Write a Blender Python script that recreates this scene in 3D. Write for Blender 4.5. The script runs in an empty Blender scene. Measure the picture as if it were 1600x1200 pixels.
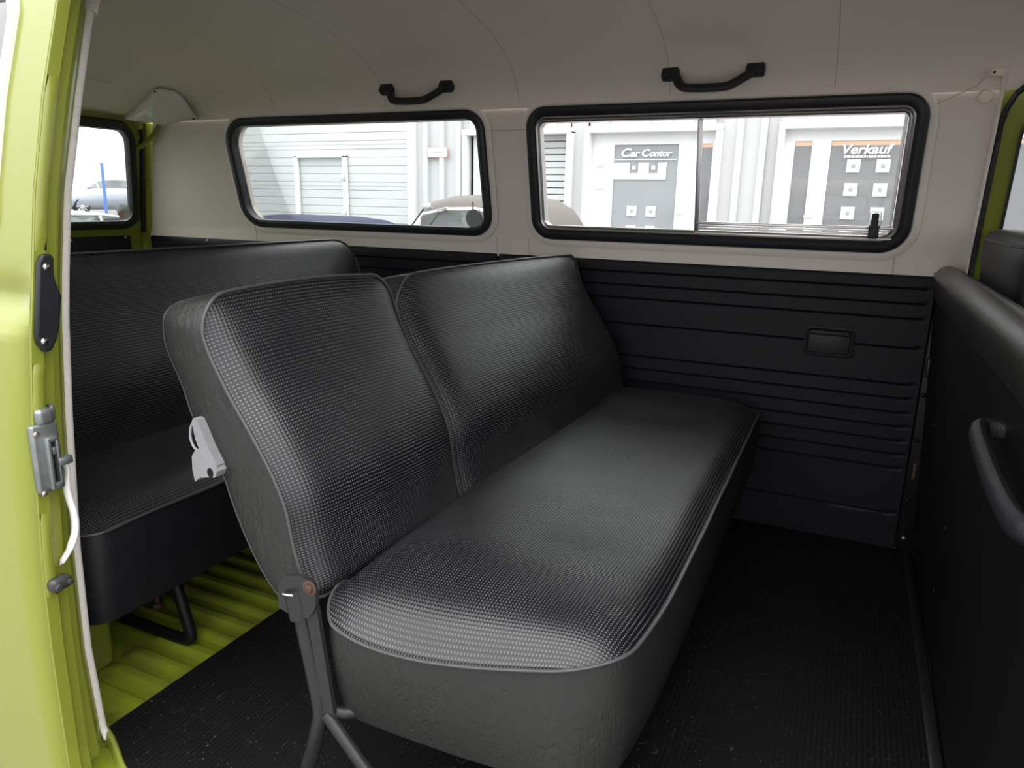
import bpy, bmesh, math, random
from mathutils import Vector, Matrix
random.seed(7)
S = bpy.context.scene
COL = S.collection
rad = math.radians
# ------------------------------------------------------------------ camera, world, exposure
cam = bpy.data.objects.new('camera', bpy.data.cameras.new('camera')); COL.objects.link(cam)
cam.data.sensor_width = 36.0; cam.data.lens = 1130/1600*36; cam.data.clip_start = 0.02; cam.data.clip_end = 300
_r = (0.905741, 0.42335, 0.020173); _u = (-0.120753, 0.212137, 0.969751); _f = (-0.406265, 0.880779, -0.243262)
cam.matrix_world = Matrix(((_r[0], _u[0], -_f[0], -0.2117), (_r[1], _u[1], -_f[1], -2.1890), (_r[2], _u[2], -_f[2], 0.94), (0, 0, 0, 1)))
S.camera = cam
W = bpy.data.worlds.new('overcast_sky'); S.world = W; W.use_nodes = True
wn = W.node_tree.nodes; wl = W.node_tree.links
bg = wn['Background']
tc = wn.new('ShaderNodeTexCoord'); sp = wn.new('ShaderNodeSeparateXYZ'); rp = wn.new('ShaderNodeValToRGB')
wl.new(tc.outputs['Generated'], sp.inputs[0]); wl.new(sp.outputs['Z'], rp.inputs[0]); wl.new(rp.outputs[0], bg.inputs[0])
rp.color_ramp.elements[0].position = 0.0; rp.color_ramp.elements[0].color = (0.76, 0.77, 0.79, 1)
rp.color_ramp.elements[1].position = 0.7; rp.color_ramp.elements[1].color = (1.0, 1.0, 1.0, 1)
_p = wn.new('ShaderNodeMath'); _p.operation = 'POWER'; _m = wn.new('ShaderNodeMath'); _m.operation = 'MULTIPLY_ADD'; _x = wn.new('ShaderNodeMath'); _x.operation = 'MAXIMUM'
wl.new(sp.outputs['Z'], _x.inputs[0]); _x.inputs[1].default_value = 0.0; wl.new(_x.outputs[0], _p.inputs[0]); _p.inputs[1].default_value = 1.3
wl.new(_p.outputs[0], _m.inputs[0]); _m.inputs[1].default_value = 4.6; _m.inputs[2].default_value = 2.5; wl.new(_m.outputs[0], bg.inputs[1])
S.view_settings.view_transform = 'Standard'
S.view_settings.look = 'None'
S.view_settings.gamma = 1
S.view_settings.exposure = -0.2
S.view_settings.use_curve_mapping = False

# ------------------------------------------------------------------ materials
class NT:
    def __init__(s, name):
        s.m = bpy.data.materials.new(name); s.m.use_nodes = True
        s.n = s.m.node_tree.nodes; s.l = s.m.node_tree.links
        s.b = s.n['Principled BSDF']; s.out = s.n['Material Output']
    def node(s, t, **kw):
        n = s.n.new(t)
        for k, v in kw.items(): setattr(n, k, v)
        return n
    def math(s, op, a, b=None, c=None):
        n = s.n.new('ShaderNodeMath'); n.operation = op
        for i, v in enumerate((a, b, c)):
            if v is None: continue
            if isinstance(v, (int, float)): n.inputs[i].default_value = v
            else: s.l.new(v, n.inputs[i])
        return n.outputs[0]
    def coord(s, kind='Object', scale=(1, 1, 1)):
        t = s.n.new('ShaderNodeTexCoord'); mp = s.n.new('ShaderNodeMapping')
        mp.inputs['Scale'].default_value = scale
        s.l.new(t.outputs[kind], mp.inputs[0]); return mp.outputs[0]
    def noise(s, co, scale, detail=3, rough=.5):
        n = s.n.new('ShaderNodeTexNoise'); n.inputs['Scale'].default_value = scale
        n.inputs['Detail'].default_value = detail; n.inputs['Roughness'].default_value = rough
        s.l.new(co, n.inputs['Vector']); return n.outputs['Fac']
    def mix(s, fac, a, b):
        n = s.n.new('ShaderNodeMix'); n.data_type = 'RGBA'
        if isinstance(fac, (int, float)): n.inputs[0].default_value = fac
        else: s.l.new(fac, n.inputs[0])
        for i, v in ((6, a), (7, b)):
            if isinstance(v, tuple): n.inputs[i].default_value = (*v[:3], 1)
            else: s.l.new(v, n.inputs[i])
        return n.outputs[2]
    def ramp(s, fac, p0, p1):
        n = s.n.new('ShaderNodeMapRange'); n.inputs[1].default_value = p0; n.inputs[2].default_value = p1
        s.l.new(fac, n.inputs[0]); return n.outputs[0]
    def bump(s, h, strength=.3, dist=.002, nrm=None):
        n = s.n.new('ShaderNodeBump'); n.inputs['Strength'].default_value = strength; n.inputs['Distance'].default_value = dist
        s.l.new(h, n.inputs['Height'])
        if nrm is not None: s.l.new(nrm, n.inputs['Normal'])
        s.l.new(n.outputs[0], s.b.inputs['Normal']); return n.outputs[0]
    def set(s, col=None, rough=None, metal=None, spec=None, coat=None):
        if col is not None:
            if isinstance(col, tuple): s.b.inputs['Base Color'].default_value = (*col[:3], 1)
            else: s.l.new(col, s.b.inputs['Base Color'])
        if rough is not None:
            if isinstance(rough, (int, float)): s.b.inputs['Roughness'].default_value = rough
            else: s.l.new(rough, s.b.inputs['Roughness'])
        if metal is not None: s.b.inputs['Metallic'].default_value = metal
        if spec is not None: s.b.inputs['Specular IOR Level'].default_value = spec
        if coat is not None: s.b.inputs['Coat Weight'].default_value = coat; s.b.inputs['Coat Roughness'].default_value = .06
        return s

def plain(name, col, rough=.5, metal=0, spec=.5, var=.08, nscale=30, bump=0, bscale=200, coat=None):
    t = NT(name); co = t.coord()
    n = t.noise(co, nscale)
    d = tuple(c*(1-var) for c in col); l = tuple(min(1, c*(1+var)) for c in col)
    t.set(t.mix(n, d, l), rough, metal, spec, coat)
    if bump: t.bump(t.noise(co, bscale, 4), bump, .001)
    return t.m

M = {}
LIME = (0.208, 0.234, 0.030)
M['lime'] = plain('lime_paint', LIME, .25, 0, .5, .03, 8, coat=.35)
M['cream'] = plain('cream_vinyl', (0.72, 0.652, 0.59), .55, 0, .3, .03, 6, .12, 500)
M['seamcream'] = plain('cream_seam', (0.48, 0.43, 0.38), .6)
M['rubber'] = plain('black_rubber', (0.014, 0.014, 0.018), .45, 0, .45, .2, 60, .1, 300)
M['blackpaint'] = plain('black_paint', (0.005, 0.005, 0.005), .45, 0, .25, .2, 40, .1, 150)
M['alu'] = plain('aluminium', (0.62, 0.60, 0.59), .32, 1, .5, .05, 40)
M['zinc'] = plain('zinc_casting', (0.28, 0.30, 0.30), .42, .85, .5, .25, 60, .3, 250)
M['chrome'] = plain('chrome', (0.75, 0.75, 0.75), .15, 1, .5, .03)
M['whiteplastic'] = plain('white_plastic', (0.72, 0.70, 0.68), .35, 0, .5, .03)
M['greyplastic'] = plain('grey_plastic', (0.22, 0.22, 0.23), .35, 0, .5, .08, 200)
M['creamplastic'] = plain('cream_plastic', (0.78, 0.70, 0.55), .4)
M['blackplastic'] = plain('black_plastic', (0.012, 0.013, 0.015), .5, 0, .35, .1, 50, .1, 600)
M['piping'] = plain('black_piping', (0.055, 0.055, 0.056), .36, 0, .5, .2, 100)
M['screw'] = plain('screw_steel', (0.5, 0.45, 0.4), .35, 1, .5, .3, 300)
M['rust'] = plain('rusted_steel', (0.085, 0.05, 0.036), .6, .4, .4, .5, 120, .3, 200)
M['tubepaint'] = plain('grey_black_tube_paint', (0.022, 0.022, 0.022), .36, .2, .5, .2, 50)
M['hood'] = plain('navy_fabric', (0.025, 0.03, 0.07), .8)
M['brownhood'] = plain('brown_fabric', (0.13, 0.115, 0.105), .85)
M['tyre'] = plain('tyre_rubber', (0.02, 0.02, 0.02), .8)
M['ground'] = plain('paving', (0.19, 0.185, 0.18), .85, 0, .3, .15, 3)

def seal_mat():
    t = NT('cream_weatherstrip'); co = t.coord()
    sx = t.node('ShaderNodeSeparateXYZ'); t.l.new(co, sx.inputs[0])
    w = t.math('SINE', t.math('MULTIPLY', sx.outputs[2], 2600.0))
    t.set(t.mix(t.noise(co, 40), (.62, .57, .53), (.72, .67, .63)), .6); t.bump(w, .3, .0006)
    return t.m
M['seal'] = seal_mat()

def leather(name, col, rough=.42, wr=.5, spec=.4):
    t = NT(name); co = t.coord()
    vec = t.node('ShaderNodeVectorMath', operation='ADD')
    nz = t.node('ShaderNodeTexNoise'); nz.inputs['Scale'].default_value = 14; nz.inputs['Detail'].default_value = 3
    t.l.new(co, nz.inputs['Vector'])
    sc = t.node('ShaderNodeVectorMath', operation='SCALE'); sc.inputs['Scale'].default_value = .10
    t.l.new(nz.outputs['Color'], sc.inputs[0]); t.l.new(co, vec.inputs[0]); t.l.new(sc.outputs[0], vec.inputs[1])
    v = t.node('ShaderNodeTexVoronoi', feature='DISTANCE_TO_EDGE'); v.inputs['Scale'].default_value = 26
    t.l.new(vec.outputs[0], v.inputs['Vector'])
    cr = t.ramp(v.outputs['Distance'], 0.0, .05)
    fine = t.noise(co, 420, 2)
    big = t.noise(co, 18, 4)
    rn = t.node('ShaderNodeTexNoise'); rn.inputs['Scale'].default_value = 34; rn.inputs['Detail'].default_value = 5; rn.inputs['Distortion'].default_value = 1.4
    t.l.new(t.coord('Object', (1.7, 1.7, .45)), rn.inputs['Vector'])
    ridge = t.math('POWER', t.math('SUBTRACT', 1.0, t.math('ABSOLUTE', t.math('MULTIPLY_ADD', rn.outputs['Fac'], 2.0, -1.0))), 9.0)
    ridge = t.math('MULTIPLY', ridge, t.ramp(big, .42, .62))
    h = t.math('ADD', t.math('MULTIPLY', cr, .03*wr), t.math('ADD', t.math('MULTIPLY', fine, .22), t.math('ADD', t.math('MULTIPLY', big, .5*wr), t.math('MULTIPLY', ridge, -.50*wr))))
    t.bump(h, .45, .0025)
    t.set(t.mix(big, tuple(c*.8 for c in col), tuple(c*1.2 for c in col)), rough, 0, spec)
    return t.m
M['leather'] = leather('black_leatherette', (0.020, 0.020, 0.0195), .42, 1.6)
M['leather_dark'] = leather('dark_leatherette', (0.008, 0.0085, 0.010), .48, .5)
M['panelvinyl'] = leather('panel_vinyl', (0.0055, 0.006, 0.009), .52, .12, .25)
M['padvinyl'] = leather('worn_pad_vinyl', (0.020, 0.019, 0.017), .32, .25, .6)

def weave_mat(name='basket_weave_vinyl', pitch=.0052, dash=.16, base=(.0062, .0066, .0082)):
    t = NT(name)
    uv = t.node('ShaderNodeUVMap'); sx = t.node('ShaderNodeSeparateXYZ'); t.l.new(uv.outputs[0], sx.inputs[0])
    U = t.math('DIVIDE', sx.outputs[0], pitch); V = t.math('DIVIDE', sx.outputs[1], pitch)
    fu = t.math('FRACT', U); fv = t.math('FRACT', V)
    su = t.math('SINE', t.math('MULTIPLY', fu, math.pi)); sv = t.math('SINE', t.math('MULTIPLY', fv, math.pi))
    h = t.math('POWER', t.math('MULTIPLY', su, sv), .6)
    # pale stitch in the row gap, in the middle of every cell
    gap = t.math('GREATER_THAN', t.math('ABSOLUTE', t.math('SUBTRACT', fv, .5)), .35)
    mid = t.math('LESS_THAN', t.math('ABSOLUTE', t.math('SUBTRACT', fu, .5)), .24)
    st = t.math('MULTIPLY', gap, mid)
    co = t.coord()
    patch = t.ramp(t.noise(co, 9, 2), .3, .7)
    st = t.math('MULTIPLY', st, t.math('ADD', .35, t.math('MULTIPLY', patch, .65)))
    hh = t.math('ADD', h, t.math('MULTIPLY', st, .5))
    t.set(t.mix(st, base, (dash, dash, dash*1.03)), .29, 0, .46)
    t.bump(hh, .30, .0011)
    return t.m
M['weave'] = weave_mat()

def mat_rubber():
    t = NT('ribbed_rubber_mat'); co = t.coord()
    sx = t.node('ShaderNodeSeparateXYZ'); t.l.new(co, sx.inputs[0])
    w = t.math('SINE', t.math('MULTIPLY', sx.outputs[0], 2*math.pi/.0095))
    sm = t.noise(co, 5, 4)
    specks = t.math('GREATER_THAN', t.noise(co, 260, 1), .735)
    specks = t.math('MULTIPLY', specks, t.math('GREATER_THAN', t.noise(co, 9, 3), .47))
    sc = t.node('ShaderNodeTexVoronoi', feature='DISTANCE_TO_EDGE'); sc.inputs['Scale'].default_value = 4.2
    cw = t.coord('Object', (1, 2.2, 1)); t.l.new(cw, sc.inputs['Vector'])
    scr = t.math('MULTIPLY', t.math('LESS_THAN', sc.outputs['Distance'], .0035), t.math('GREATER_THAN', t.noise(co, 60, 2), .56))
    dirt = t.math('MAXIMUM', specks, t.math('MULTIPLY', scr, .35))
    c0 = t.mix(sm, (.0035, .0035, .0037), (.007, .0068, .0065))
    t.set(t.mix(t.math('MULTIPLY', dirt, .55), c0, (.24, .22, .20)), t.math('ADD', .48, t.math('MULTIPLY', sm, .25)), 0, .14)
    t.bump(w, .28, .0012)
    return t.m
M['mat'] = mat_rubber()

def floor_mat():
    t = NT('dirty_lime_floor'); co = t.coord()
    n = t.ramp(t.noise(co, 7, 5, .6), .42, .72)
    r = t.ramp(t.noise(co, 11, 5, .65), .60, .70)
    c = t.mix(n, (0.175, 0.215, 0.012), (0.11, 0.12, 0.025))
    t.set(t.mix(r, c, (.10, .055, .03)), .42, 0, .4)
    return t.m
M['floorlime'] = floor_mat()

def glass(name, tint=(1, 1, 1), refl=1.0, haze=0.0):
    t = NT(name); t.n.remove(t.b)
    tr = t.node('ShaderNodeBsdfTransparent'); tr.inputs[0].default_value = (*tint, 1)
    gl = t.node('ShaderNodeBsdfGlossy'); gl.inputs['Roughness'].default_value = .01
    fr = t.node('ShaderNodeFresnel'); fr.inputs[0].default_value = 1.45
    m1 = t.node('ShaderNodeMixShader'); t.l.new(t.math('MULTIPLY', fr.outputs[0], refl), m1.inputs[0])
    t.l.new(tr.outputs[0], m1.inputs[1]); t.l.new(gl.outputs[0], m1.inputs[2])
    last = m1.outputs[0]
    if haze:
        df = t.node('ShaderNodeBsdfDiffuse'); df.inputs[0].default_value = (.8, .82, .85, 1)
        m2 = t.node('ShaderNodeMixShader'); m2.inputs[0].default_value = haze
        t.l.new(last, m2.inputs[1]); t.l.new(df.outputs[0], m2.inputs[2]); last = m2.outputs[0]
    t.l.new(last, t.out.inputs[0])
    return t.m
M['glass'] = glass('bus_glass', (.97, .985, .98), .6)
M['doorglass'] = glass('door_glass', (.95, .97, .97), 3.0)
M['carglass'] = glass('car_glass', (.75, .80, .80), 3.0)
M['shopglass'] = glass('shop_glass', (.8, .8, .82), 1.4, .20)
M['frostglass'] = glass('frosted_shop_glass', (.7, .7, .74), 1.4, .34)

# ------------------------------------------------------------------ geometry helpers
class MB:
    def __init__(s): s.v = []; s.f = []; s.uv = []
    def add(s, vs, fs, uvs=None):
        o = len(s.v); s.v += [tuple(v) for v in vs]; s.f += [tuple(i+o for i in f) for f in fs]
        if uvs is None: uvs = [(0, 0)]*len(vs)
        s.uv += list(uvs)
    def grid(s, pts, closeu=False, closev=False, uvs=None, flip=False):
        n = len(pts); m = len(pts[0]); fs = []
        for i in range(n if closeu else n-1):
            for j in range(m if closev else m-1):
                a = i*m+j; b = i*m+(j+1) % m; c = ((i+1) % n)*m+(j+1) % m; d = ((i+1) % n)*m+j
                fs.append((d, c, b, a) if flip else (a, b, c, d))
        s.add([p for r in pts for p in r], fs, [u for r in uvs for u in r] if uvs else None)
    def rbox(s, c, d, r=.004, seg=2, rot=None):
        bm = bmesh.new(); bmesh.ops.create_cube(bm, size=1)
        for v in bm.verts: v.co = Vector((v.co.x*d[0], v.co.y*d[1], v.co.z*d[2]))
        r = min(r, min(d)*.45)
        if r > 0: bmesh.ops.bevel(bm, geom=bm.edges[:], offset=r, segments=seg, affect='EDGES', profile=.5)
        R = rot.to_matrix() if rot is not None else Matrix.Identity(3)
        bm.verts.index_update()
        s.add([R @ v.co + Vector(c) for v in bm.verts], [[v.index for v in f.verts] for f in bm.faces]); bm.free()
    def tube(s, path, r, n=10, closed=False, caps=True, flat=1.0, up=None):
        P = [Vector(p) for p in path]; rings = []; prev = None
        rr = r if isinstance(r, (list, tuple)) else [r]*len(P)
        for i, p in enumerate(P):
            if closed: t = P[(i+1) % len(P)]-P[i-1]
            else: t = P[min(i+1, len(P)-1)]-P[max(i-1, 0)]
            t.normalize()
            if prev is None:
                a = Vector(up) if up else (Vector((0, 0, 1)) if abs(t.z) < .9 else Vector((1, 0, 0)))
            else: a = prev
            a = (a-t*a.dot(t)); a.normalize(); prev = a; b = t.cross(a)
            rings.append([p+a*math.cos(q)*rr[i]+b*math.sin(q)*rr[i]*flat for q in [2*math.pi*k/n for k in range(n)]])
        s.grid(rings, closed, True)
        if caps and not closed:
            s.add(rings[0], [tuple(range(n))]); s.add(rings[-1], [tuple(reversed(range(n)))])
    def disc(s, c, nrm, r, h, n=16, dome=0):
        nrm = Vector(nrm).normalized(); a = nrm.orthogonal().normalized(); b = nrm.cross(a); c = Vector(c)
        prof = [(r, 0), (r, h*.7), (r*.9, h), (r*.5, h+dome*.8), (0.0001, h+dome)]
        s.grid([[c+nrm*z+(a*math.cos(2*math.pi*k/n)+b*math.sin(2*math.pi*k/n))*q for k in range(n)] for q, z in prof], False, True)
    def build(s, name, mat, parent=None, sharp=35, flip=False):
        me = bpy.data.meshes.new(name); me.from_pydata([tuple(v) for v in s.v], [], s.f)
        bm = bmesh.new(); bm.from_mesh(me)
        ul = bm.loops.layers.uv.new('UVMap')
        for f in bm.faces:
            for l in f.loops: l[ul].uv = s.uv[l.vert.index]
        bmesh.ops.remove_doubles(bm, verts=bm.verts, dist=1e-6)
        bmesh.ops.recalc_face_normals(bm, faces=bm.faces)
        if flip: bmesh.ops.reverse_faces(bm, faces=bm.faces)
        bm.to_mesh(me); bm.free()
        me.shade_smooth(); me.set_sharp_from_angle(angle=rad(sharp))
        me.materials.append(M[mat] if isinstance(mat, str) else mat)
        o = bpy.data.objects.new(name, me); COL.objects.link(o)
        if parent is not None: o.parent = parent; o.matrix_parent_inverse = parent.matrix_world.inverted()
        return o

def thing(name, label, cat, loc=(0, 0, 0), group=None):
    o = bpy.data.objects.new(name, None); o.empty_display_size = .05; COL.objects.link(o); o.location = loc
    o['label'] = label; o['category'] = cat
    if group: o['group'] = group
    bpy.context.view_layer.update()
    return o
def tag(o, label, cat, group=None):
    o['label'] = label; o['category'] = cat
    if group: o['group'] = group
    return o
def struct(o): o['kind'] = 'structure'; return o
def sroot(name):
    o = bpy.data.objects.new(name, None); COL.objects.link(o); o['kind'] = 'structure'; return o
def lerp(a, b, t): return a+(b-a)*t
def interp(x, pts):
    if x <= pts[0][0]: return pts[0][1]
    for (x0, y0), (x1, y1) in zip(pts, pts[1:]):
        if x <= x1: return lerp(y0, y1, (x-x0)/(x1-x0))
    return pts[-1][1]
def smooth_pts(P, n=40):           # Catmull-Rom through the points
    P = [Vector(p) for p in P]; out = []
    Q = [P[0]*2-P[1]]+P+[P[-1]*2-P[-2]]
    tot = len(P)-1
    for k in range(n+1):
        t = k/n*tot; i = min(int(t), tot-1); u = t-i
        a, b, c, d = Q[i:i+4]
        out.append(.5*((2*b)+(-a+c)*u+(2*a-5*b+4*c-d)*u*u+(-a+3*b-3*c+d)*u**3))
    return out
def rrect(x0, x1, z0, z1, r, seg=8, edge=12):
    """rounded rectangle outline: list of ((x,z),(nx,nz)); r = one radius or 4 (bl, br, tr, tl)"""
    if isinstance(r, (int, float)): r = (r,)*4
    cs = [(x0+r[0], z0+r[0], 180, r[0]), (x1-r[1], z0+r[1], 270, r[1]), (x1-r[2], z1-r[2], 0, r[2]), (x0+r[3], z1-r[3], 90, r[3])]
    out = []
    for i, (cx, cz, a0, rr) in enumerate(cs):
        for k in range(seg+1):
            a = rad(a0+90*k/seg); out.append(((cx+rr*math.cos(a), cz+rr*math.sin(a)), (math.cos(a), math.sin(a))))
        nx = cs[(i+1) % 4]; a1 = rad(a0+90)
        p = out[-1]; q = ((nx[0]+nx[3]*math.cos(a1), nx[1]+nx[3]*math.sin(a1)), p[1])
        for k in range(1, edge): out.append(((lerp(p[0][0], q[0][0], k/edge), lerp(p[0][1], q[0][1], k/edge)), p[1]))
    return out
def ring(mb, outline, sec, mapf):
    """sweep the section [(a outward, b toward the cabin)] round an outline; mapf(u, v, b) -> xyz"""
    mb.grid([[mapf(p[0]+n[0]*a, p[1]+n[1]*a, b) for a, b in sec] for p, n in outline], True, True)
def holed(outer, holes, cuts_u, cuts_v, mapf, thick):
    """flat sheet with holes in (u, v), sliced so that it can bend, given a thickness"""
    bm = bmesh.new(); ed = []
    for lp in [outer]+holes:
        vs = [bm.verts.new((p[0], 0, p[1])) for p in lp]
        for i in range(len(vs)): ed.append(bm.edges.new((vs[i], vs[(i+1) % len(vs)])))
    bmesh.ops.triangle_fill(bm, edges=ed, use_beauty=True, use_dissolve=False, normal=(0, 1, 0))
    for c in cuts_u: bmesh.ops.bisect_plane(bm, geom=bm.verts[:]+bm.edges[:]+bm.faces[:], plane_co=(c, 0, 0), plane_no=(1, 0, 0))
    for c in cuts_v: bmesh.ops.bisect_plane(bm, geom=bm.verts[:]+bm.edges[:]+bm.faces[:], plane_co=(0, 0, c), plane_no=(0, 0, 1))
    r = bmesh.ops.extrude_face_region(bm, geom=bm.faces[:])
    for v in r['geom']:
        if isinstance(v, bmesh.types.BMVert): v.co.y = 1
    bm.verts.index_update()
    mb = MB(); mb.add([mapf(v.co.x, v.co.z, -thick*v.co.y) for v in bm.verts], [[v.index for v in f.verts] for f in bm.faces]); bm.free()
    return mb
def frange(a, b, n): return [a+(b-a)*i/n for i in range(n+1)]

# ------------------------------------------------------------------ body shell of the bus (the room)
XR, XF = -2.97, 0.055                      # tailgate plane, front edge of the passenger wall
def prof(z):                               # inner face of the far side wall
    if z < .82: return 0.0
    return -.09*(z-.82)/.40
CP = [(.09, 1.22), (.105, 1.265), (.14, 1.31), (.19, 1.345), (.27, 1.38), (.39, 1.41), (.54, 1.43), (.75, 1.44)]
def ckx(x):
    if x > -2.1: return 1.0
    t = min(1, (-2.1-x)/.72); return 1-.95*(t*t*(3-2*t))
def ceilz(x, y):
    a = -y if y > -.75 else 1.5+y
    return 1.22+(interp(a, CP)-1.22)*ckx(x)
def wallmap(x, z, b):
    k = max(0, min(1, (-2.45-x)/.485))
    return (x+k*.42*(max(z, .77)-.77), prof(z)-b, z)

winA = rrect(-1.15, -.088, .832, 1.214, (.06, .07, .055, .06))      # sliding window beside the bench
winB = rrect(-2.375, -1.30, .832, 1.214, (.085, .07, .06, .10))     # fixed window behind it
grow = lambda o, a: [(p[0]+n[0]*a, p[1]+n[1]*a) for p, n in o]
mb = holed([(-2.935, .766), (XF, .766), (XF, 1.222), (-2.935, 1.222)], [grow(winA, -.014), grow(winB, -.014)], [-2.8, -2.7, -2.6, -2.45, -1.225, -.04], [.82, .9, 1.0, 1.1], lambda x, z, b: wallmap(x, z, b-.004), .05)
w_far = struct(mb.build('wall_far', 'cream'))
mb = MB(); mb.rbox((-1.43, .042, .36), (3.02, .04, .74), .002); struct(mb.build('wall_far_lower', 'floorlime', w_far))
# raised vinyl bead round each window
for o in (winA, winB):
    mb = MB(); ring(mb, o, [(.002, .0), (.005, .004), (.010, .005), (.016, .004), (.024, .0)], wallmap); mb.build('window_bead', 'cream', w_far)
# vinyl joints
mb = MB()
for x, z0, z1 in ((-1.285, .776, .80), (-1.285, .80, .83), (-.113, .776, .83), (-2.33, .776, .83), (-1.17, .776, .83)):
    mb.tube([(x, prof(z0)-.004, z0), (x, prof(z1)-.004, z1)], .0009, 6)
mb.tube([(x, prof(1.155)-.0045, 1.155) for x in frange(-1.30, -1.15, 6)], .0009, 6)
mb.tube([(-.075, prof(1.19)-.004, 1.19), (.0, prof(1.225)-.004, 1.225), (.03, prof(1.235)-.005, 1.262)], .0009, 6)
mb.build('vinyl_seam', 'seamcream', w_far)
# front vertical return of the cream vinyl (light edge beside the green pillar)
mb = MB(); mb.tube([(XF-.001, prof(z)-.003, z) for z in frange(.74, 1.22, 10)]+[(XF-.004, -.108, 1.262)], .005, 8); mb.build('edge_bead', 'cream', w_far)

# window rubbers, frames, glass
def window(name, outline, lab):
    r = sroot(name)
    mb = MB(); ring(mb, outline, [(.002, -.004), (.002, .012), (-.004, .016), (-.016, .016), (-.024, .010), (-.026, -.004), (-.026, -.022), (.0, -.022)], wallmap)
    mb.build('rubber_seal', 'rubber', r)
    return r
w1 = window('window_1', winA, '')
mb = MB(); ring(mb, winA, [(-.025, -.020), (-.025, .008), (-.029, .010), (-.034, .007), (-.037, .009), (-.041, .006), (-.042, -.020)], wallmap); mb.build('aluminium_frame', 'alu', w1)
mb = MB()
gA = grow(winA, -.036)
XD = -.634
mb.rbox((XD, prof(1.02)-.002, 1.022), (.013, .014, .305), .002, 2, Matrix.Rotation(rad(12.7), 3, 'X').to_euler())
mb.build('centre_bar', 'alu', w1)
mb = MB()
for zz, yy in ((.878, .004), (.866, .008), (.886, -.004)): mb.rbox(((XD-.125)/2, prof(zz)-yy, zz), (abs(XD)-.115, .006, .006), .0015)
mb.build('sliding_track', 'alu', w1)
mb = MB()
mb.rbox(((XD-.125)/2, prof(.897)-.006, .894), (abs(XD)-.125, .008, .009), .002)
mb.tube([(-.135, prof(z)-.004, z) for z in (.89, 1.0, 1.15, 1.17)], .004, 6)
mb.build('sliding_pane_rail', 'alu', w1)
def pane(name, outline, off, parent, mat='glass', clip=None):
    P = grow(outline, off)
    mb = holed(P, [], [], [.9, 1.0, 1.1], lambda x, z, b: (x, prof(z)+.006-b*1.0, z), .003) if clip is None else clip
    return mb.build(name, mat, parent)
pane('fixed_glass', rrect(-1.112, XD, .87, 1.176, (.02, .002, .002, .02)), 0, w1)
pane('sliding_glass', rrect(XD-.02, -.135, .892, 1.172, (.002, .01, .02, .002)), -.001, w1)
mb = MB()     # black latch on the sliding pane
mb.rbox((-.172, prof(.885)-.020, .884), (.026, .020, .034), .004)
mb.rbox((-.172, prof(.91)-.018, .912), (.018, .012, .040), .004)
lt = mb.build('sliding_latch', 'blackplastic', w1)
mb = MB()
mb.tube([(-.185, prof(.90)-.012, .895), (-.185, prof(.93)-.012, .932), (-.1835, prof(.935)-.012, .937), (-.1605, prof(.935)-.012, .937), (-.159, prof(.93)-.012, .932), (-.159, prof(.90)-.012, .895)], .002, 6)
mb.build('latch_bracket', 'chrome', lt)
w2 = window('window_2', winB, '')
pane('fixed_glass', winB, -.022, w2)
# sticker on window 2
def disc_flat(name, c, r, mat, parent, n=32, axis='y'):
    mb = MB(); pts = []
    for k in range(n):
        a = 2*math.pi*k/n
        if axis == 'y': z = c[2]+r*math.sin(a); pts.append((c[0]+r*math.cos(a), prof(z)+c[1], z))
        else: pts.append((c[0], c[1]+r*math.cos(a), c[2]+r*math.sin(a)))
    d = (0, -.0006, 0) if axis == 'y' else (.0006, 0, 0)
    q = [tuple(p[i]+d[i] for i in range(3)) for p in pts]
    mb.add(pts+q, [tuple(range(n)), tuple(reversed(range(n, 2*n)))]+[(i, (i+1) % n, n+(i+1) % n, n+i) for i in range(n)])
    return mb.build(name, mat, parent, 30)
M['sticker'] = plain('greyed_sticker', (.30, .33, .31), .6, 0, .3, .25, 60)
M['sticker2'] = plain('pale_sticker', (.62, .63, .60), .6)
M['stickerred'] = plain('faded_red_print', (.62, .36, .30), .6)
M['stickerblue'] = plain('faded_blue_print', (.42, .60, .62), .6)
s = disc_flat('emission_sticker', (-1.366, .003, .884), .032, 'sticker', None); tag(s, 'round grey-green sticker in the lower corner of the rear side window', 'sticker')

# ceiling (headliner)
xs = frange(-2.80, .06, 60)
ys = [-.09, -.0925, -.097, -.105, -.115, -.13, -.15, -.175, -.21, -.25, -.30, -.36, -.44, -.53, -.63, -.75]
ys = ys+[-1.5-y for y in reversed(ys[:-1])]
import bisect
# smooth arch
def arch(a):
    n = len(CP); pts = [(p[0], p[1]) for p in CP]
    return interp(a, SM)
SM = []
_c = smooth_pts([(p[0], 0, p[1]) for p in CP]+[(.96, 0, 1.43)], 160)
for p in _c: SM.append((p.x, p.z))
SM.sort()
def ceilz(x, y):
    a = -y if y > -.75 else 1.5+y
    a = max(a, .0901)
    return 1.22+(interp(a, SM)-1.22)*ckx(x)
mb = MB()
mb.grid([[(x, y, 1.215 if j in (0, len(ys)-1) else ceilz(x, y)) for j, y in enumerate(ys)] for x in xs+[1.28]])
mb.grid([[(x, y, 1.215 if j in (0, len(ys)-1) else ceilz(x, y)+.03) for j, y in enumerate(ys)] for x in xs+[1.28]])
ceiling = struct(mb.build('ceiling', 'cream', None, 60))
mb = MB()
for xs_ in (-2.12, -1.65, -1.175, -.72, -.305):
    mb.tube([(xs_, y, ceilz(xs_, y)-.0002) for y in [-.092-(.75-.092)*(k/60)**1.6 for k in range(61)]], .0011, 6)
    mb.tube([(xs_, -1.5-y, ceilz(xs_, y)-.0002) for y in [-.092-(.75-.092)*(k/60)**1.6 for k in range(61)]], .0011, 6)
mb.build('headliner_seam', 'seamcream', ceiling)
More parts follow.
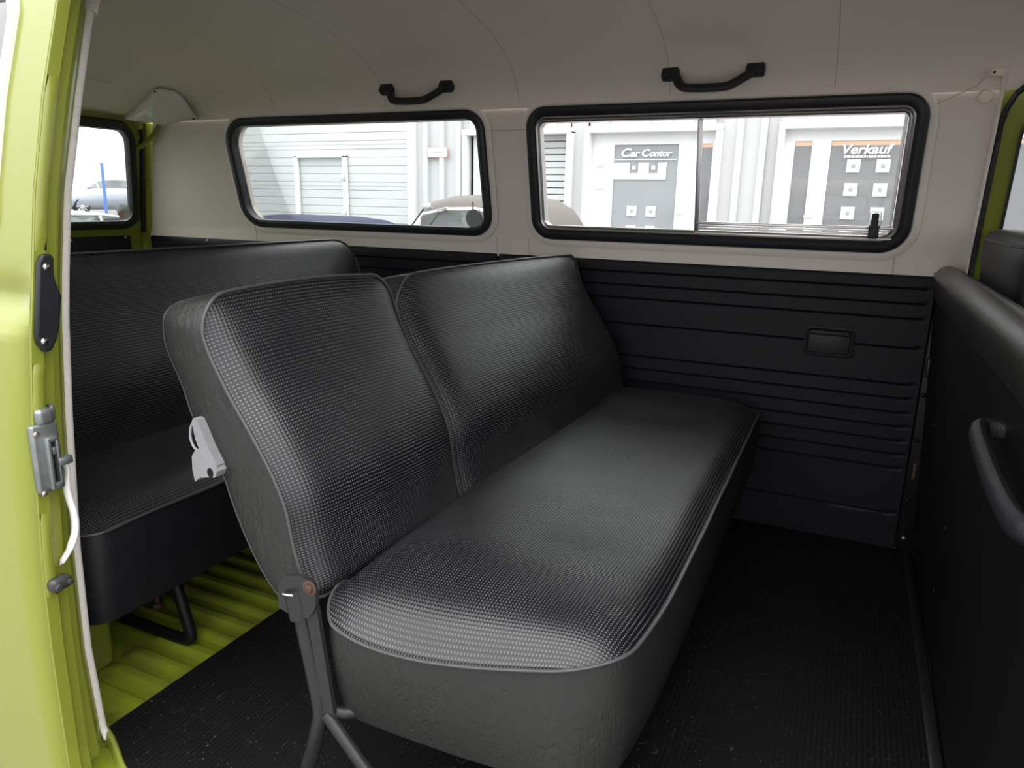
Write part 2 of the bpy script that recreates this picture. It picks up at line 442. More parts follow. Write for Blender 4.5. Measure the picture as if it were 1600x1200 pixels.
mb = MB(); mb.tube([(-2.52, y, ceilz(-2.52, y)-.0002) for y in frange(-.42, -1.1, 20)], .001, 6); mb.build('headliner_seam', 'seamcream', ceiling)

# door-side wall with the opening (only its rear jamb is in view)
JP = [(-.10, -1.478), (0, -1.485), (.18, -1.493), (.37, -1.488), (.59, -1.472), (.745, -1.457), (.825, -1.446), (.942, -1.427), (1.087, -1.39), (1.213, -1.355), (1.26, -1.34)]
def jy(z): return interp(z, JP)
winD = rrect(-2.375, -1.45, .832, 1.20, .07)
def nearmap(x, z, b): return (x, jy(z)+b, z)
mb = holed([(-2.95, -.06), (-1.340, -.06), (-1.340, 1.235), (-2.95, 1.235)], [grow(winD, 0)], [], [.0, .18, .37, .59, .745, .83, .942, 1.087], nearmap, .045)
w_near = struct(mb.build('wall_door_side', 'lime'))
mb = holed([(-2.95, .775), (-1.375, .775), (-1.375, 1.235), (-2.95, 1.235)], [grow(winD, 0)], [], [.83, .942, 1.087], lambda x, z, b: (x, jy(z)+.004+b*.5, z), .005)
mb.build('cream_liner', 'cream', w_near)
mb = MB(); mb.grid([[(x, jy(z)+.005, z) for z in (0, .18, .37, .59, .77)] for x in (-2.95, -1.375)]); mb.build('dark_liner', 'panelvinyl', w_near)
mb = MB(); mb.rbox((-.64, -1.345, 1.27), (1.42, .03, .02), .004); mb.build('header_liner', 'cream', w_near)
mb = MB(); mb.rbox((-.64, -1.40, 1.262), (1.42, .10, .035), .008); struct(mb.build('door_header', 'lime', w_near))
mb = MB(); mb.rbox((.13, -1.47, .55), (.12, .09, 1.45), .015); struct(mb.build('door_front_post', 'lime', w_near))
# jamb flange facing the opening
mb = MB()
zs = frange(-.06, 1.235, 40)
mb.grid([[(-1.336, jy(z)+.002, z), (-1.330, jy(z)-.004, z), (-1.326, jy(z)-.018, z), (-1.312, jy(z)-.022, z), (-1.306, jy(z)-.03, z), (-1.306, jy(z)-.06, z), (-1.345, jy(z)-.06, z)] for z in zs])
mb.build('door_jamb', 'lime', w_near)
# cream weatherstrip
mb = MB()
pth = [(-1.331, jy(z)-.001, z) for z in frange(.012, 1.25, 60)]
pth = [(-1.318, -1.489, -.006)] + pth + [(-1.30, -1.335, 1.262), (-1.24, -1.335, 1.266), (.05, -1.335, 1.266)]
mb.tube(pth, .0052, 10, False, True, 1.3, (1, 0, 0))
ws = mb.build('weatherstrip', 'seal'); tag(ws, 'cream rubber weatherstrip running up the rear edge of the side door opening', 'weatherstrip')
mb = MB(); mb.tube([(-1.330, jy(z)-.001, z) for z in frange(1.213, 1.26, 8)], .0095, 10, False, True, 1.2, (1, 0, 0)); mb.build('top_sleeve', 'seal', ws)
# floor: ribbed lime sheet metal behind, plain under the mat
mb = MB()
def fz(x, y):
    w = .5+.5*math.cos((y+1.40)/.058*2*math.pi)
    w = max(0, min(1, (w-.3)/.5)); w = w*w*(3-2*w)
    e = max(0, min(1, (x+1.98)/.05)); e2 = 1 if y > -1.45 else 0
    flat = 1.0
    if -1.70 < x < -1.50 and -1.33 < y < -1.17: flat = 0.15
    if -1.62 < x < -1.50 and -1.45 < y < -1.30: flat = 0.1
    return -.014+.011*w*e*e2*flat
xs2 = frange(-2.0, -1.30, 36); ys2 = frange(-1.50, .02, 300)
mb.grid([[(x, y, fz(x, y)) for y in ys2] for x in xs2])
mb.rbox((-.54, -.77, -.022), (1.56, 1.55, .016), .002)
floor = struct(mb.build('floor', 'floorlime', None, 50))
mb = MB(); mb.rbox((-1.745, -1.41, .09), (.48, .17, .21), .02, 3); mb.rbox((-1.86, -.09, .10), (.5, .18, .24), .02, 3)
mb.rbox((-2.5, -.74, .50), (.98, 1.50, .03), .01); mb.rbox((-2.0, -.74, .25), (.02, 1.5, .5), .01)
struct(mb.build('wheel_arch_and_engine_deck', 'floorlime', floor))
mb = MB(); mb.disc((-1.575, -1.345, -.006), (0, 0, 1), .010, .001, 12); mb.build('drain_hole', 'blackpaint', floor)

# rubber mat (its near edge sweeps out round the foot of the door post)
EDGE = smooth_pts([(-1.335, -1.479, 0), (-1.30, -1.492, 0), (-1.26, -1.511, 0), (-1.22, -1.530, 0), (-1.17, -1.545, 0), (-1.10, -1.552, 0), (-.95, -1.555, 0)], 30)+[Vector((.2, -1.555, 0))]
mb = MB(); ol = [(-1.335, -.002)]+[(p.x, p.y+.006) for p in EDGE[:-1]]+[(.040, -1.549), (.040, -.002)]
n = len(ol); mb.add([(x, y, .001) for x, y in ol]+[(x, y, -.006) for x, y in ol], [tuple(reversed(range(n))), tuple(range(n, 2*n))]+[(i, (i+1) % n, n+(i+1) % n, n+i) for i in range(n)])
m_ = mb.build('rubber_floor_mat', 'mat'); tag(m_, 'black ribbed rubber mat with pale scuffs covering the floor under the middle bench', 'floor mat')

# sill lip following the mat edge
mb = MB()
mb.grid([[(p.x, p.y+dy, z) for dy, z in ((.006, -.008), (.005, .003), (.002, .006), (-.004, .005), (-.007, .0), (-.008, -.05), (-.03, -.055), (-.05, -.12))] for p in EDGE])
struct(mb.build('trim_1', 'lime'))

# tailgate wall (rear)
def tmap(y, z, b):
    return (XR+.42*max(0, z-.77)+b, -.73+(y+.73)*(1-.15*max(0, z-.83)/.36), z)
winC = rrect(-1.424, -.036, .806, 1.206, .075)
mb = holed([(-1.48, .70), (.020, .70), (.020, 1.235), (-1.48, 1.235)], [grow(winC, -.012)], [], [.77, .83], tmap, .04)
tg = thing('tailgate', 'lime green rear hatch with black sealed window behind the rear bench', 'tailgate', (XR, -.73, .5))
mb.build('hatch_shell', 'lime', tg)
mb = MB(); ring(mb, winC, [(.030, -.002), (.036, .006), (.044, .0)], tmap); mb.build('pressed_lip', 'lime', tg)
mb = MB(); ring(mb, winC, [(.004, -.002), (.004, .010), (-.003, .015), (-.018, .014), (-.028, .008), (-.030, -.02), (.0, -.02)], tmap); mb.build('rubber_seal', 'rubber', tg)
mb = holed(grow(winC, -.022), [], [], [], tmap, .003); mb.build('window_glass', 'glass', tg)
mb = MB(); mb.rbox((XR+.012, -.755, .60), (.012, 1.36, .35), .004); tp = mb.build('trim_board', 'panelvinyl', tg)
for y in (-.10, -.335, -.6):
    mb = MB(); mb.disc((XR+.018, y, .764 if y < -.2 else .768), (1, 0, 0), .0055, .002, 10, .001); mb.build('screw', 'screw', tp)
mb = MB(); mb.tube(smooth_pts([(-2.655, -.125, 1.235), (-2.675, -.112, 1.215), (-2.70, -.104, 1.19), (-2.743, -.10, 1.16), (-2.79, -.102, 1.13), (-2.83, -.115, 1.115)], 20), .012, 8, False, True, .6); mb.build('hinge_arm', 'lime', tg)
st = disc_flat('rear_window_sticker', (XR+.040, -.112, .872), .030, 'sticker2', None, 32, 'x'); tag(st, 'faded round sticker with red and blue print on the tailgate glass', 'sticker')
disc_flat('red_print', (XR+.0408, -.124, .862), .013, 'stickerred', st, 20, 'x'); disc_flat('blue_print', (XR+.0408, -.102, .882), .011, 'stickerblue', st, 20, 'x')
# rear corner post
mb = MB(); mb.tube([(-2.965, .018, .60), (-2.965, .018, .77), (-2.795, -.072, 1.22)], .029, 8); struct(mb.build('trim_2', 'lime'))
mb = MB(); mb.tube([(-2.950, -.010, .79), (-2.795, -.100, 1.19)], .011, 8); struct(mb.build('trim_3', 'rubber'))  # black seal strip beside the post, widened to stand in for recess shade
mb = MB(); mb.rbox((-2.80, -.73, 1.245), (.05, 1.35, .05), .01); struct(mb.build('trim_4', 'lime'))

# white hinge cover on the ceiling
def cz(x, y): return ceilz(x, y)
cov = MB()
A = Vector((-2.465, -.290, 1.303)); B = Vector((-2.775, -.187, 1.222)); Cc = Vector((-2.485, -.096, 1.224)); D = Vector((-2.663, -.122, 1.224)); E_ = Vector((-2.434, -.218, 1.297))
bul = Vector((0, -.035, -.028))
rows = []
for i in range(13):
    u = i/12; row = []
    top = B.lerp(A, min(1, u*1.9)) if u < .526 else A.lerp(E_, (u-.526)/.27) if u < .8 else E_.lerp(Cc, (u-.8)/.2)
    bot = B.lerp(D, min(1, u*2)) if u < .5 else D.lerp(Cc, (u-.5)*2)
    for j in range(9):
        v = j/8; p = top.lerp(bot, v)
        k = math.sin(math.pi*min(1, max(0, u)))*math.sin(math.pi*(v*.86+.0))
        p = p+bul*k*1.25+Vector((0, -.006, -.004))
        if .5 < u < .85 and v > .35: p = p+Vector((0, -.012, -.012))*math.sin(math.pi*(u-.5)/.35)
        row.append(p)
    rows.append(row)
cov.grid(rows)
hc = cov.build('hinge_cover', 'whiteplastic', None, 22); tag(hc, 'crumpled white plastic cover over the tailgate hinge on the ceiling', 'cover')
sm = hc.modifiers.new('thick', 'SOLIDIFY'); sm.thickness = .002
for p in (A, B, Cc):
    q = p.lerp((A+B+Cc)/3, .10)+Vector((0, -.008, -.008)); mb = MB(); mb.disc(q, (0, -.7, -.7), .0045, .002, 10, .001); mb.build('screw', 'blackpaint', hc)

# ------------------------------------------------------------------ black side panels
GZ = [.740, .70, .66, .58, .48, .44, .40, .36, .32, .28, .24, .105]
def trim_panel(x0, x1, label, wr):
    mb = MB()
    zs = {-.004, 0.0, .006, .768, .774, .777}
    for g in GZ:
        for d in (-.0035, -.0018, 0, .0018, .0035): zs.add(g+d)
        zs.add(g+.012); zs.add(g-.012)
    for k in range(8): zs.add(.02+.01*k)
    zs = sorted(zs); xs = [x0, x0+.004, x0+.012, x0+.018, x0+.026]+frange(x0+.05, x1-.05, 24)+[x1-.026, x1-.018, x1-.012, x1-.004, x1]
    rows = []
    for x in xs:
        row = []
        for z in zs:
            y = .0; dx = min(x-x0, x1-x)
            if dx < .004: y += .010*(1-dx/.004)
            if z > .77: y += (z-.77)*.9
            gm = max(0, min(1, (dx-.014)/.008))
            for g in GZ:
                d = abs(z-g)
                if d < .0035: y += .0042*(1-d/.0035)*gm
                elif d < .012: y += -.0010*math.sin(math.pi*(d-.0035)/.0085)*gm
            if z < .10: y += wr*.006*math.sin(x*55+z*60)*math.exp(-((x-x1+.10)/.10)**2)*(1-z/.10)
            row.append((x, y, z))
        rows.append(row)
    mb.grid(rows)
    mb.rbox(((x0+x1)/2, .013, .385), (x1-x0-.004, .006, .77), .001)
    return tag(mb.build('side_trim_panel', 'panelvinyl', None, 50), label, 'panel')
p1 = trim_panel(-1.2835, -.004, 'black vinyl side panel with embossed lines below the sliding window, holding the ashtray', 1)
p2 = trim_panel(-2.93, -1.2842, 'black vinyl side panel below the rear side window behind the rear bench', 0)
for x, z in ((-.402, .470),):
    mb = MB(); mb.disc((x, .001, z), (0, -1, 0), .0055, .003, 10, .002); mb.build('screw', 'blackplastic', p1)
for x in (-2.60, -2.30, -2.47):
    mb = MB(); mb.disc((x, .001, .765 if x != -2.47 else .72), (0, -1, 0), .006, .003, 10, .002); mb.build('screw', 'screw', p2)
mb = MB()
ring(mb, rrect(-.307, -.183, .540, .618, .014, 6, 3), [(.003, .0), (.003, .004), (-.002, .006), (-.006, .004), (-.006, 0)], lambda x, z, b: (x, -b, z))
at_ = thing('ashtray', 'small black ashtray with folding lid set into the side panel', 'ashtray', (-.245, 0, .54))
mb.build('surround', 'blackplastic', at_)
mb = MB(); mb.rbox((-.245, -.004, .574), (.108, .010, .058), .004); mb.rbox((-.245, -.010, .606), (.104, .018, .014), .005, 3); mb.build('lid', 'blackplastic', at_)

# ------------------------------------------------------------------ grab handles on the ceiling edge
def grab(x0, x1, name, label, zc=1.287, yc=-.118):
    t = thing(name, label, 'handle', ((x0+x1)/2, yc, zc), 'grab handles above the side windows')
    L = x1-x0; nrm = Vector((0, -.80, -.55)).normalized()
    base = lambda x: Vector((x, yc, zc))
    for s_, xx in ((1, x0+L*.08), (-1, x1-L*.08)):
        mb = MB(); mb.rbox(base(xx)+nrm*.010, (L*.18, .028, .030), .007, 3, Matrix.Rotation(rad(-30), 3, 'X').to_euler()); mb.build('end_mount', 'blackplastic', t)
    P = []
    for u, o, dz in ((.10, .016, 0), (.15, .022, -.004), (.19, .034, -.012), (.24, .043, -.018), (.32, .046, -.020), (.5, .047, -.021), (.66, .046, -.020), (.74, .041, -.015), (.82, .030, -.008), (.90, .018, -.001)):
        P.append(base(lerp(x0, x1, u))+nrm*o+Vector((0, 0, dz)))
    P = smooth_pts(P, 36)
    mb = MB(); mb.tube(P, .0135, 12, False, True, .8, nrm); mb.build('grip', 'blackplastic', t)
    return t
grab(-1.645, -1.385, 'grab_handle', 'black plastic grab handle above the rear side window')
grab(-.735, -.475, 'grab_handle', 'black plastic grab handle above the sliding window, nearer the front')

# plugs on the front corner of the wall
mb = MB(); mb.disc((.022, -.088, 1.203), (0, -1, -.2), .0155, .010, 24, .003); tag(mb.build('round_plug', 'creamplastic'), 'round cream plastic plug on the cream pillar beside the front door', 'plug')
mb = MB(); mb.rbox((.036, -.108, 1.252), (.026, .012, .020), .004, 3); mb.disc((.030, -.113, 1.252), (0, -1, 0), .009, .004, 14, .001)
bc = tag(mb.build('trim_clip', 'creamplastic'), 'small cream trim clip with a dark screw at the top of the pillar', 'clip')
mb = MB(); mb.disc((.029, -.1175, 1.251), (0, -1, 0), .0035, .002, 10, .0); mb.build('screw', 'rust', bc)

# ------------------------------------------------------------------ benches
def cushion_top(mb, x0, x1, y0, y1, zf, crown, rads, sag=0, nr=34, lift=.0, warp=lambda x, y, z: (x, y, z)):
    out = rrect(y0, y1, x0, x1, rads, 8, 26)        # outline in (y, x)
    cy, cx = (y0+y1)/2, (x0+x1)/2
    rows = []; uvs = []
    for i in range(nr+1):
        t = i/nr; r = 1-(1-t)**2.2
        row = []; uv = []
        for (p, n) in out:
            y = lerp(cy, p[0], r); x = lerp(cx, p[1], r)
            dx = min(x-x0, x1-x); dy = min(y-y0, y1-y)
            f = (1-math.exp(-max(dx, 0)/.032))*(1-math.exp(-max(dy, 0)/.042))
            wide = math.sin(math.pi*max(0, min(1, (x-x0)/(x1-x0))))**.5 if x1 > x0 else 1
            g = 1-math.exp(-(1-r)*math.hypot(p[0]-cy, p[1]-cx)/.016)
            z = zf(y)+crown*f*g*(.75+.25*wide)
            if sag:
                a = max(0, min(1, (dy-.16)/.20)); a = a*a*(3-2*a); z -= sag*a*wide*f
            if t >= 1: z = zf(y)
            row.append(warp(x, y, z)); uv.append((y, x))
        rows.append(row); uvs.append(uv)
    mb.grid(rows, False, True, uvs)
    return out
def bench(name, label, P):
    root = thing(name, label, 'bench seat', (P['x0'], (P['y0']+P['y1'])/2, 0))
    x0, x1, y0, y1 = P['x0'], P['x1'], P['y0'], P['y1']
    zf = lambda y: P['zp']+P.get('tilt', 0)*(y-y0)
    def wp(x, y, z, kz=1):
        u = max(0, min(1, (x-x0)/(x1-x0))); e = math.exp(-max(0, y-y0)/.11)
        b = P.get('bulge', 0)*math.sin(math.pi*u**.62)*e
        return (x-P.get('slew', 0)*1.0*u*e, y-b+P.get('slew', 0)*u*u*e, z-b*kz)
    mb = MB(); out = cushion_top(mb, x0, x1, y0, y1, zf, P['crown'], P['r'], P.get('sag', 0), warp=wp)
    sc = mb.build('seat_cushion', 'weave', root, 60)
    mb = MB(); mb.tube([wp(p[1]+n[1]*.001, p[0]+n[0]*.001, zf(p[0])+.0015*math.sin(p[0]*23)) for p, n in out], .0028, 8, True); mb.build('piping', P['pipe'], sc)
    mb = MB(); rows = []
    for (p, n) in out:
        row = []
        for k, (a, dz) in enumerate(((-.001, 0), (.000, -.012), (.003, -.05), (.002, -.12), (-.006, -.185), (-.018, P['zb']-P['zp']), (-.04, P['zb']-P['zp']))):
            q = (1, 1, .8, .5, .25, .1, 0)[k]; v = wp(p[1]+n[1]*a, p[0]+n[0]*a, 0); zz = zf(p[0])+dz if k < 5 else P['zb']-(0 if k == 5 else -.01)
            row.append((v[0], lerp(p[0]+n[0]*a, v[1], q), max(P['zb'], zz+v[2]*q)))
        rows.append(row)
    mb.grid(rows, True, False)
    mb.build('seat_skirt', P['skirt'], root, 50)
    # backrest sections
    for (ya, yb, rr) in P['sections']: back(root, ya, yb, rr, P)
    return root
def back(root, ya, yb, rr, P):
    F = smooth_pts([(a, 0, b) for a, b in P['front']], 60); Rr = smooth_pts([(a, 0, b) for a, b in P['rear']], 60)
    L = sum((F[i+1]-F[i]).length for i in range(60))
    def Fp(y, s, off=0):
        t = max(0, min(1, s/L))*60; i = min(int(t), 59); u = t-i; p = F[i].lerp(F[i+1], u); d = (F[i+1]-F[i]).normalized()
        n = Vector((d.z, 0, -d.x)); q = p+n*off
        return Vector((q.x+P.get('skew', 0)*(y-P['y0']), y, q.z+P.get('lift', 0)*(y-P['y0'])))
    def Rp(y, s):
        t = max(0, min(1, s/L))*60; i = min(int(t), 59); u = t-i; p = Rr[i].lerp(Rr[i+1], u)
        return Vector((p.x+P.get('skew', 0)*(y-P['y0']), y, p.z+P.get('lift', 0)*(y-P['y0'])))
    sp_ = P.get('split')
    def ysh(y, s):      # the joint between the two sections leans a little
        if sp_ is None: return y
        return y-.045*(1-s/L)*max(0, 1-abs(y-sp_)/.35)
    tb = P.get('tbulge', 0)*(1.0 if yb-ya < .6 else .5)
    tbf = lambda y: tb*math.sin(math.pi*max(0, min(1, (y-ya)/(yb-ya))))**.55
    Fp0, Rp0 = Fp, Rp
    Fp = lambda y, s, off=0: (lambda v: Vector((v.x, ysh(y, s), v.z+tbf(y)*(s/L)**3)))(Fp0(y, s, off))
    Rp = lambda y, s: (lambda v: Vector((v.x, ysh(y, s), v.z+tbf(y)*(s/L)**3)))(Rp0(y, s))
    out = rrect(ya, yb, 0, L, rr, 10, 22); out2 = rrect(ya, yb, 0, L, tuple(max(.008, q*P.get('rr2', .45)) for q in rr), 10, 22); cy, cs = (ya+yb)/2, L/2
    rows = []; uvs = []; nr = 30; cr = P['bcrown']
    for i in range(nr+1):
        t = i/nr; r = 1-(1-t)**2.2; row = []; uv = []
        for (p, n) in out:
            y = lerp(cy, p[0], r); s = lerp(cs, p[1], r)
            dy = min(y-ya, yb-y); ds = min(L-s, s+.05)
            f = (1-math.exp(-max(dy, 0)/.022))*(1-math.exp(-max(ds, 0)/.030))
            wide = (math.sin(math.pi*max(0, min(1, (y-ya)/(yb-ya))))**.6)
            g = 1-math.exp(-(1-r)*math.hypot(p[0]-cy, p[1]-cs)/.012)
            off = cr*f*g*(.6+.4*wide) if t < 1 else 0
            row.append(Fp(y, s, off)); uv.append((y, s))
        rows.append(row); uvs.append(uv)
    mb = MB(); mb.grid(rows, False, True, uvs)
    bk = mb.build('backrest_cushion', 'weave', root, 60)
    mb = MB(); mb.tube([Fp(p[0]+n[0]*.001, p[1]+n[1]*.001, .001)+Vector((0, n[0]*.001, n[1]*.002)) for p, n in out], .0028, 8, True); mb.build('piping', P['pipe2'], bk)
    # side shell
    rows = []
    for (p, n), (p2, n2) in zip(out, out2):
        a = Fp(*p); b = Rp(*p2); row = []
        o = Vector((0, n[0], 0)) if abs(n[0]) > .7 else Vector((0, n[0], n[1]))
        for k, bl in ((0, 0), (.12, .002), (.35, .004), (.65, .004), (.88, .003), (.96, .000), (1, -.006)):
            row.append(a.lerp(b, k)+o*bl)
        rows.append(row)
    mb = MB(); mb.grid(rows, True, False)
    rw = [[Rp(lerp(cy, p[0]-n[0]*.006, q), lerp(cs, p[1]-n[1]*.004, q)) for p, n in out2] for q in (1, .8, .5, .2, .001)]
    mb.grid(rw, False, True)
    sh = mb.build('backrest_shell', P['shell'], root, 50)
    mb = MB(); mb.tube([Rp(p[0]-n[0]*.002, p[1]-n[1]*.002)+Vector((.004, 0, 0)) for p, n in out2], .0028, 6, True); mb.build('rear_piping', P['pipe2'], sh)

FR = [(-.905, .335), (-.925, .38), (-.938, .427), (-.949, .483), (-.975, .539), (-1.010, .594), (-1.050, .652), (-1.087, .722), (-1.098, .785)]
RE = [(-.955, .305), (-1.000, .350), (-1.032, .401), (-1.059, .46), (-1.084, .528), (-1.131, .596), (-1.150, .650), (-1.179, .713), (-1.176, .768)]
mid = bench('middle_bench', 'black woven vinyl middle bench with split backrest, nearest the open side door', dict(
    x0=-.892, x1=-.403, y0=-1.408, y1=-.040, zp=.343, tilt=.018, zb=.152, crown=.052, sag=.014, bulge=.030, slew=.034, r=(.055, .03, .05, .08),
    front=FR, rear=RE, bcrown=.036, skew=.085, lift=.0, split=-.945, tbulge=.016, rr2=.4, skirt='leather', shell='leather', pipe='piping', pipe2='piping',
    sections=[(-1.405, -.947, (.03, .01, .07, .055)), (-.943, -.065, (.01, .03, .05, .075))]))
# steel frame of the middle bench
def part(name, mat, parent, fn, sharp=35):
    mb = MB(); fn(mb); return mb.build(name, mat, parent, sharp)
YL = -1.432
part('frame_leg', 'tubepaint', mid, lambda m: m.tube(smooth_pts([(-.912, YL, .362), (-.905, YL, .33), (-.888, YL, .24), (-.877, YL, .172), (-.884, YL, .13), (-.905, YL, .06), (-.925, YL, .004)], 24), .0125, 14))
part('front_leg', 'tubepaint', mid, lambda m: m.tube([(-.868, YL+.002, .165), (-.80, YL+.004, .09), (-.72, YL+.006, .003)], .0105, 14))
part('frame_leg', 'tubepaint', mid, lambda m: m.tube([(-.90, -.14, .34), (-.88, -.14, .17), (-.92, -.14, .004)], .0125, 12))
part('front_leg', 'tubepaint', mid, lambda m: m.tube([(-.87, -.14, .165), (-.80, -.14, .09), (-.72, -.14, .003)], .0105, 12))
part('cross_bar', 'tubepaint', mid, lambda m: (m.tube([(-.875, YL, .172), (-.848, YL+.02, .160), (-.80, YL+.06, .158)], .011, 12), m.tube([(-.80, -1.38, .16), (-.80, -.14, .16)], .010, 10)))
part('side_strap', 'tubepaint', mid, lambda m: m.grid([[(x, y, z) for x, y in ((a, YL-.006), (b, YL-.004), (b, YL+.004), (a, YL+.004), (a, YL-.006))] for a, b, z in ((-.893, -.872, .352), (-.880, -.861, .27), (-.868, -.848, .172))]))
def hinge(m):
    prof2 = [(-.940, .335), (-.938, .372), (-.925, .392), (-.890, .400), (-.872, .392), (-.866, .372), (-.870, .350), (-.882, .333), (-.905, .326)]
    a = [(x, YL-.010, z) for x, z in prof2]; b = [(x, YL-.002, z) for x, z in prof2]; n = len(a)
    m.add(a+b, [tuple(range(n)), tuple(reversed(range(n, 2*n)))]+[(i, (i+1) % n, n+(i+1) % n, n+i) for i in range(n)])
hp = part('hinge_plate', 'tubepaint', mid, hinge)
part('pivot_rivet', 'rust', hp, lambda m: (m.disc((-.877, YL-.010, .384), (0, -1, 0), .0125, .0012, 18, .0), m.disc((-.877, YL-.011, .384), (0, -1, 0), .0065, .004, 14, .001)))
part('tube_collar', 'tubepaint', hp, lambda m: m.tube([(-.914, YL-.003, .368), (-.910, YL-.003, .352), (-.905, YL-.003, .325)], .0155, 14))
part('collar_lip', 'chrome', hp, lambda m: m.tube([(-.926, YL-.016, .366), (-.914, YL-.020, .369), (-.902, YL-.018, .370)], .0022, 8))
# grey release lever on the backrest side
lv = MB()
def leaf(m, pts, y0, y1):
    pts = [(-1.064+(x+1.064)*.80, .528+(z-.528)*.85) for x, z in pts]
    n = len(pts); a = [(x, y0, z) for x, z in pts]; b = [(x, y1, z) for x, z in pts]
    m.add(a+b, [tuple(range(n)), tuple(reversed(range(n, 2*n)))]+[(i, (i+1) % n, n+(i+1) % n, n+i) for i in range(n)])
rl = bpy.data.objects.new('release_lever', None); COL.objects.link(rl); rl.parent = mid; rl.matrix_parent_inverse = mid.matrix_world.inverted()
part('lever_blade', 'greyplastic', rl, lambda m: leaf(m, [(-1.122, .612), (-1.118, .620), (-1.108, .618), (-1.098, .600), (-1.084, .570), (-1.064, .538), (-1.066, .530), (-1.085, .535), (-1.105, .556), (-1.116, .580)], -1.424, -1.404))
part('lever_rim', 'greyplastic', rl, lambda m: m.tube(smooth_pts([(-1.110, -1.416, .603), (-1.117, -1.420, .590), (-1.118, -1.422, .573), (-1.112, -1.422, .558), (-1.104, -1.420, .552)], 16), .0022, 8))
part('lever_grip', 'greyplastic', rl, lambda m: (leaf(m, [(-1.112, .563), (-1.102, .565), (-1.072, .542), (-1.060, .528), (-1.066, .516), (-1.090, .512), (-1.108, .508), (-1.122, .498), (-1.126, .522), (-1.124, .548)], -1.428, -1.404)))
part('grip_hole', 'blackpaint', rl, lambda m: m.tube([(-1.075, -1.4285, .524), (-1.075, -1.424, .524)], .008, 12, False, True, .8))

rear = bench('rear_bench', 'full width black vinyl rear bench standing below the tailgate window', dict(
    x0=-1.86, x1=-1.385, y0=-1.44, y1=-.06, zp=.345, tilt=.0, zb=.155, crown=.042, sag=.0, r=(.04, .04, .05, .05),
    front=[(-1.69, .33), (-1.70, .38), (-1.715, .47), (-1.745, .57), (-1.785, .67), (-1.812, .75), (-1.818, .805)],
    rear=[(-1.76, .33), (-1.78, .38), (-1.80, .47), (-1.835, .57), (-1.87, .67), (-1.895, .75), (-1.897, .79)],
    bcrown=.028, skirt='leather_dark', shell='leather_dark', pipe='piping', pipe2='piping', sections=[(-1.44, -.075, (.03, .03, .12, .05))]))
def uleg(m, y):
    m.tube(smooth_pts([(-1.452, y, .20), (-1.430, y, .12), (-1.410, y, .05), (-1.405, y, .018), (-1.425, y, .008), (-1.48, y, .006), (-1.55, y, .006), (-1.625, y, .008), (-1.652, y, .02), (-1.665, y, .06), (-1.68, y, .16)], 48), .0125, 12)
part('tube_leg', 'blackpaint', rear, lambda m: uleg(m, -1.225))
part('tube_leg', 'blackpaint', rear, lambda m: uleg(m, -.35))
part('fixing_bolt', 'rust', rear, lambda m: (m.disc((-1.60, -1.15, -.004), (0, 0, 1), .014, .012, 6, 0), m.tube([(-1.60, -1.15, 0), (-1.60, -1.15, .035)], .006, 8)))

# ------------------------------------------------------------------ partition behind the front seats
pt = thing('partition', 'black partition panel behind the front seats with a padded top edge', 'partition', (.03, -.7, 0))
def px_(z): return .040-.050*z/.8
mb = MB()
rows = []
for y in frange(.012, -1.43, 30):
    rows.append([(px_(z)+.0015*math.sin(y*9+z*5), y, z) for z in (.003, .1, .2, .35, .5, .62, .72, .775)]+[(px_(.775)+.03, y, .775), (px_(0)+.02, y, .003)])
mb.grid(rows, False, True); mb.build('board', 'blackpaint', pt)
mb = MB()
sec = [(-.006, .715), (-.014, .735), (-.020, .762), (-.016, .785), (-.004, .801), (.012, .806), (.030, .802), (.042, .788), (.046, .765), (.044, .735), (.03, .72)]
rows = []
yy = [.008, .004, -.004, -.016, -.03]+frange(-.06, -1.43, 34)
for y in yy:
    k = interp(-y, [(-.008, .35), (-.004, .62), (.004, .85), (.016, .97), (.03, 1)])
    cxx, czz = .013, .760
    rows.append([(cxx+(x-cxx)*k-.0*y, y, czz+(z-czz)*k) for x, z in sec])
mb.grid(rows, False, True); mb.add(rows[0], [tuple(range(len(sec)))]); pad = mb.build('padded_top', 'padvinyl', pt, 60)
mb = MB(); mb.disc((-.016, -.018, .785), (-1, 0, .5), .0035, .0015, 10); mb.build('screw', 'rust', pad)
mb = MB()
mb.grid([[(px_(z)-.001, y, z) for z in (.002, .01)]+[(px_(0)-.006, y, .004), (.005, y, .003), (-.002, y, .0015)] for y in frange(.0, -1.43, 20)])
part('floor_lip', plain('dark_metal_lip', (.015, .015, .015), .38, .3), pt, lambda m: m.rbox((.024, -.72, .008), (.022, 1.40, .012), .003))
for y, z in ((-.245, .44), (-.34, .30), (-.30, .22), (-.12, .08), (-.62, .33), (-.55, .16)):
    mb = MB(); mb.disc((px_(z)-.001, y, z), (-1, 0, 0), .004, .002, 10, .001); mb.build('screw', 'blackpaint', pt)
gh = MB(); gh.tube(smooth_pts([(.02, -1.075, .655), (-.012, -1.072, .658), (-.028, -1.078, .658), (-.034, -1.10, .656), (-.036, -1.15, .652), (-.037, -1.25, .645), (-.037, -1.35, .643), (-.032, -1.40, .645), (-.01, -1.415, .648), (.02, -1.42, .65)], 40), .0145, 12, False, True, .75, (0, 0, 1)); gh.build('grab_bar', 'leather_dark', pt)
part('bar_clip', 'tubepaint', pt, lambda m: m.rbox((.005, -.01, .535), (.012, .016, .055), .005, 3))

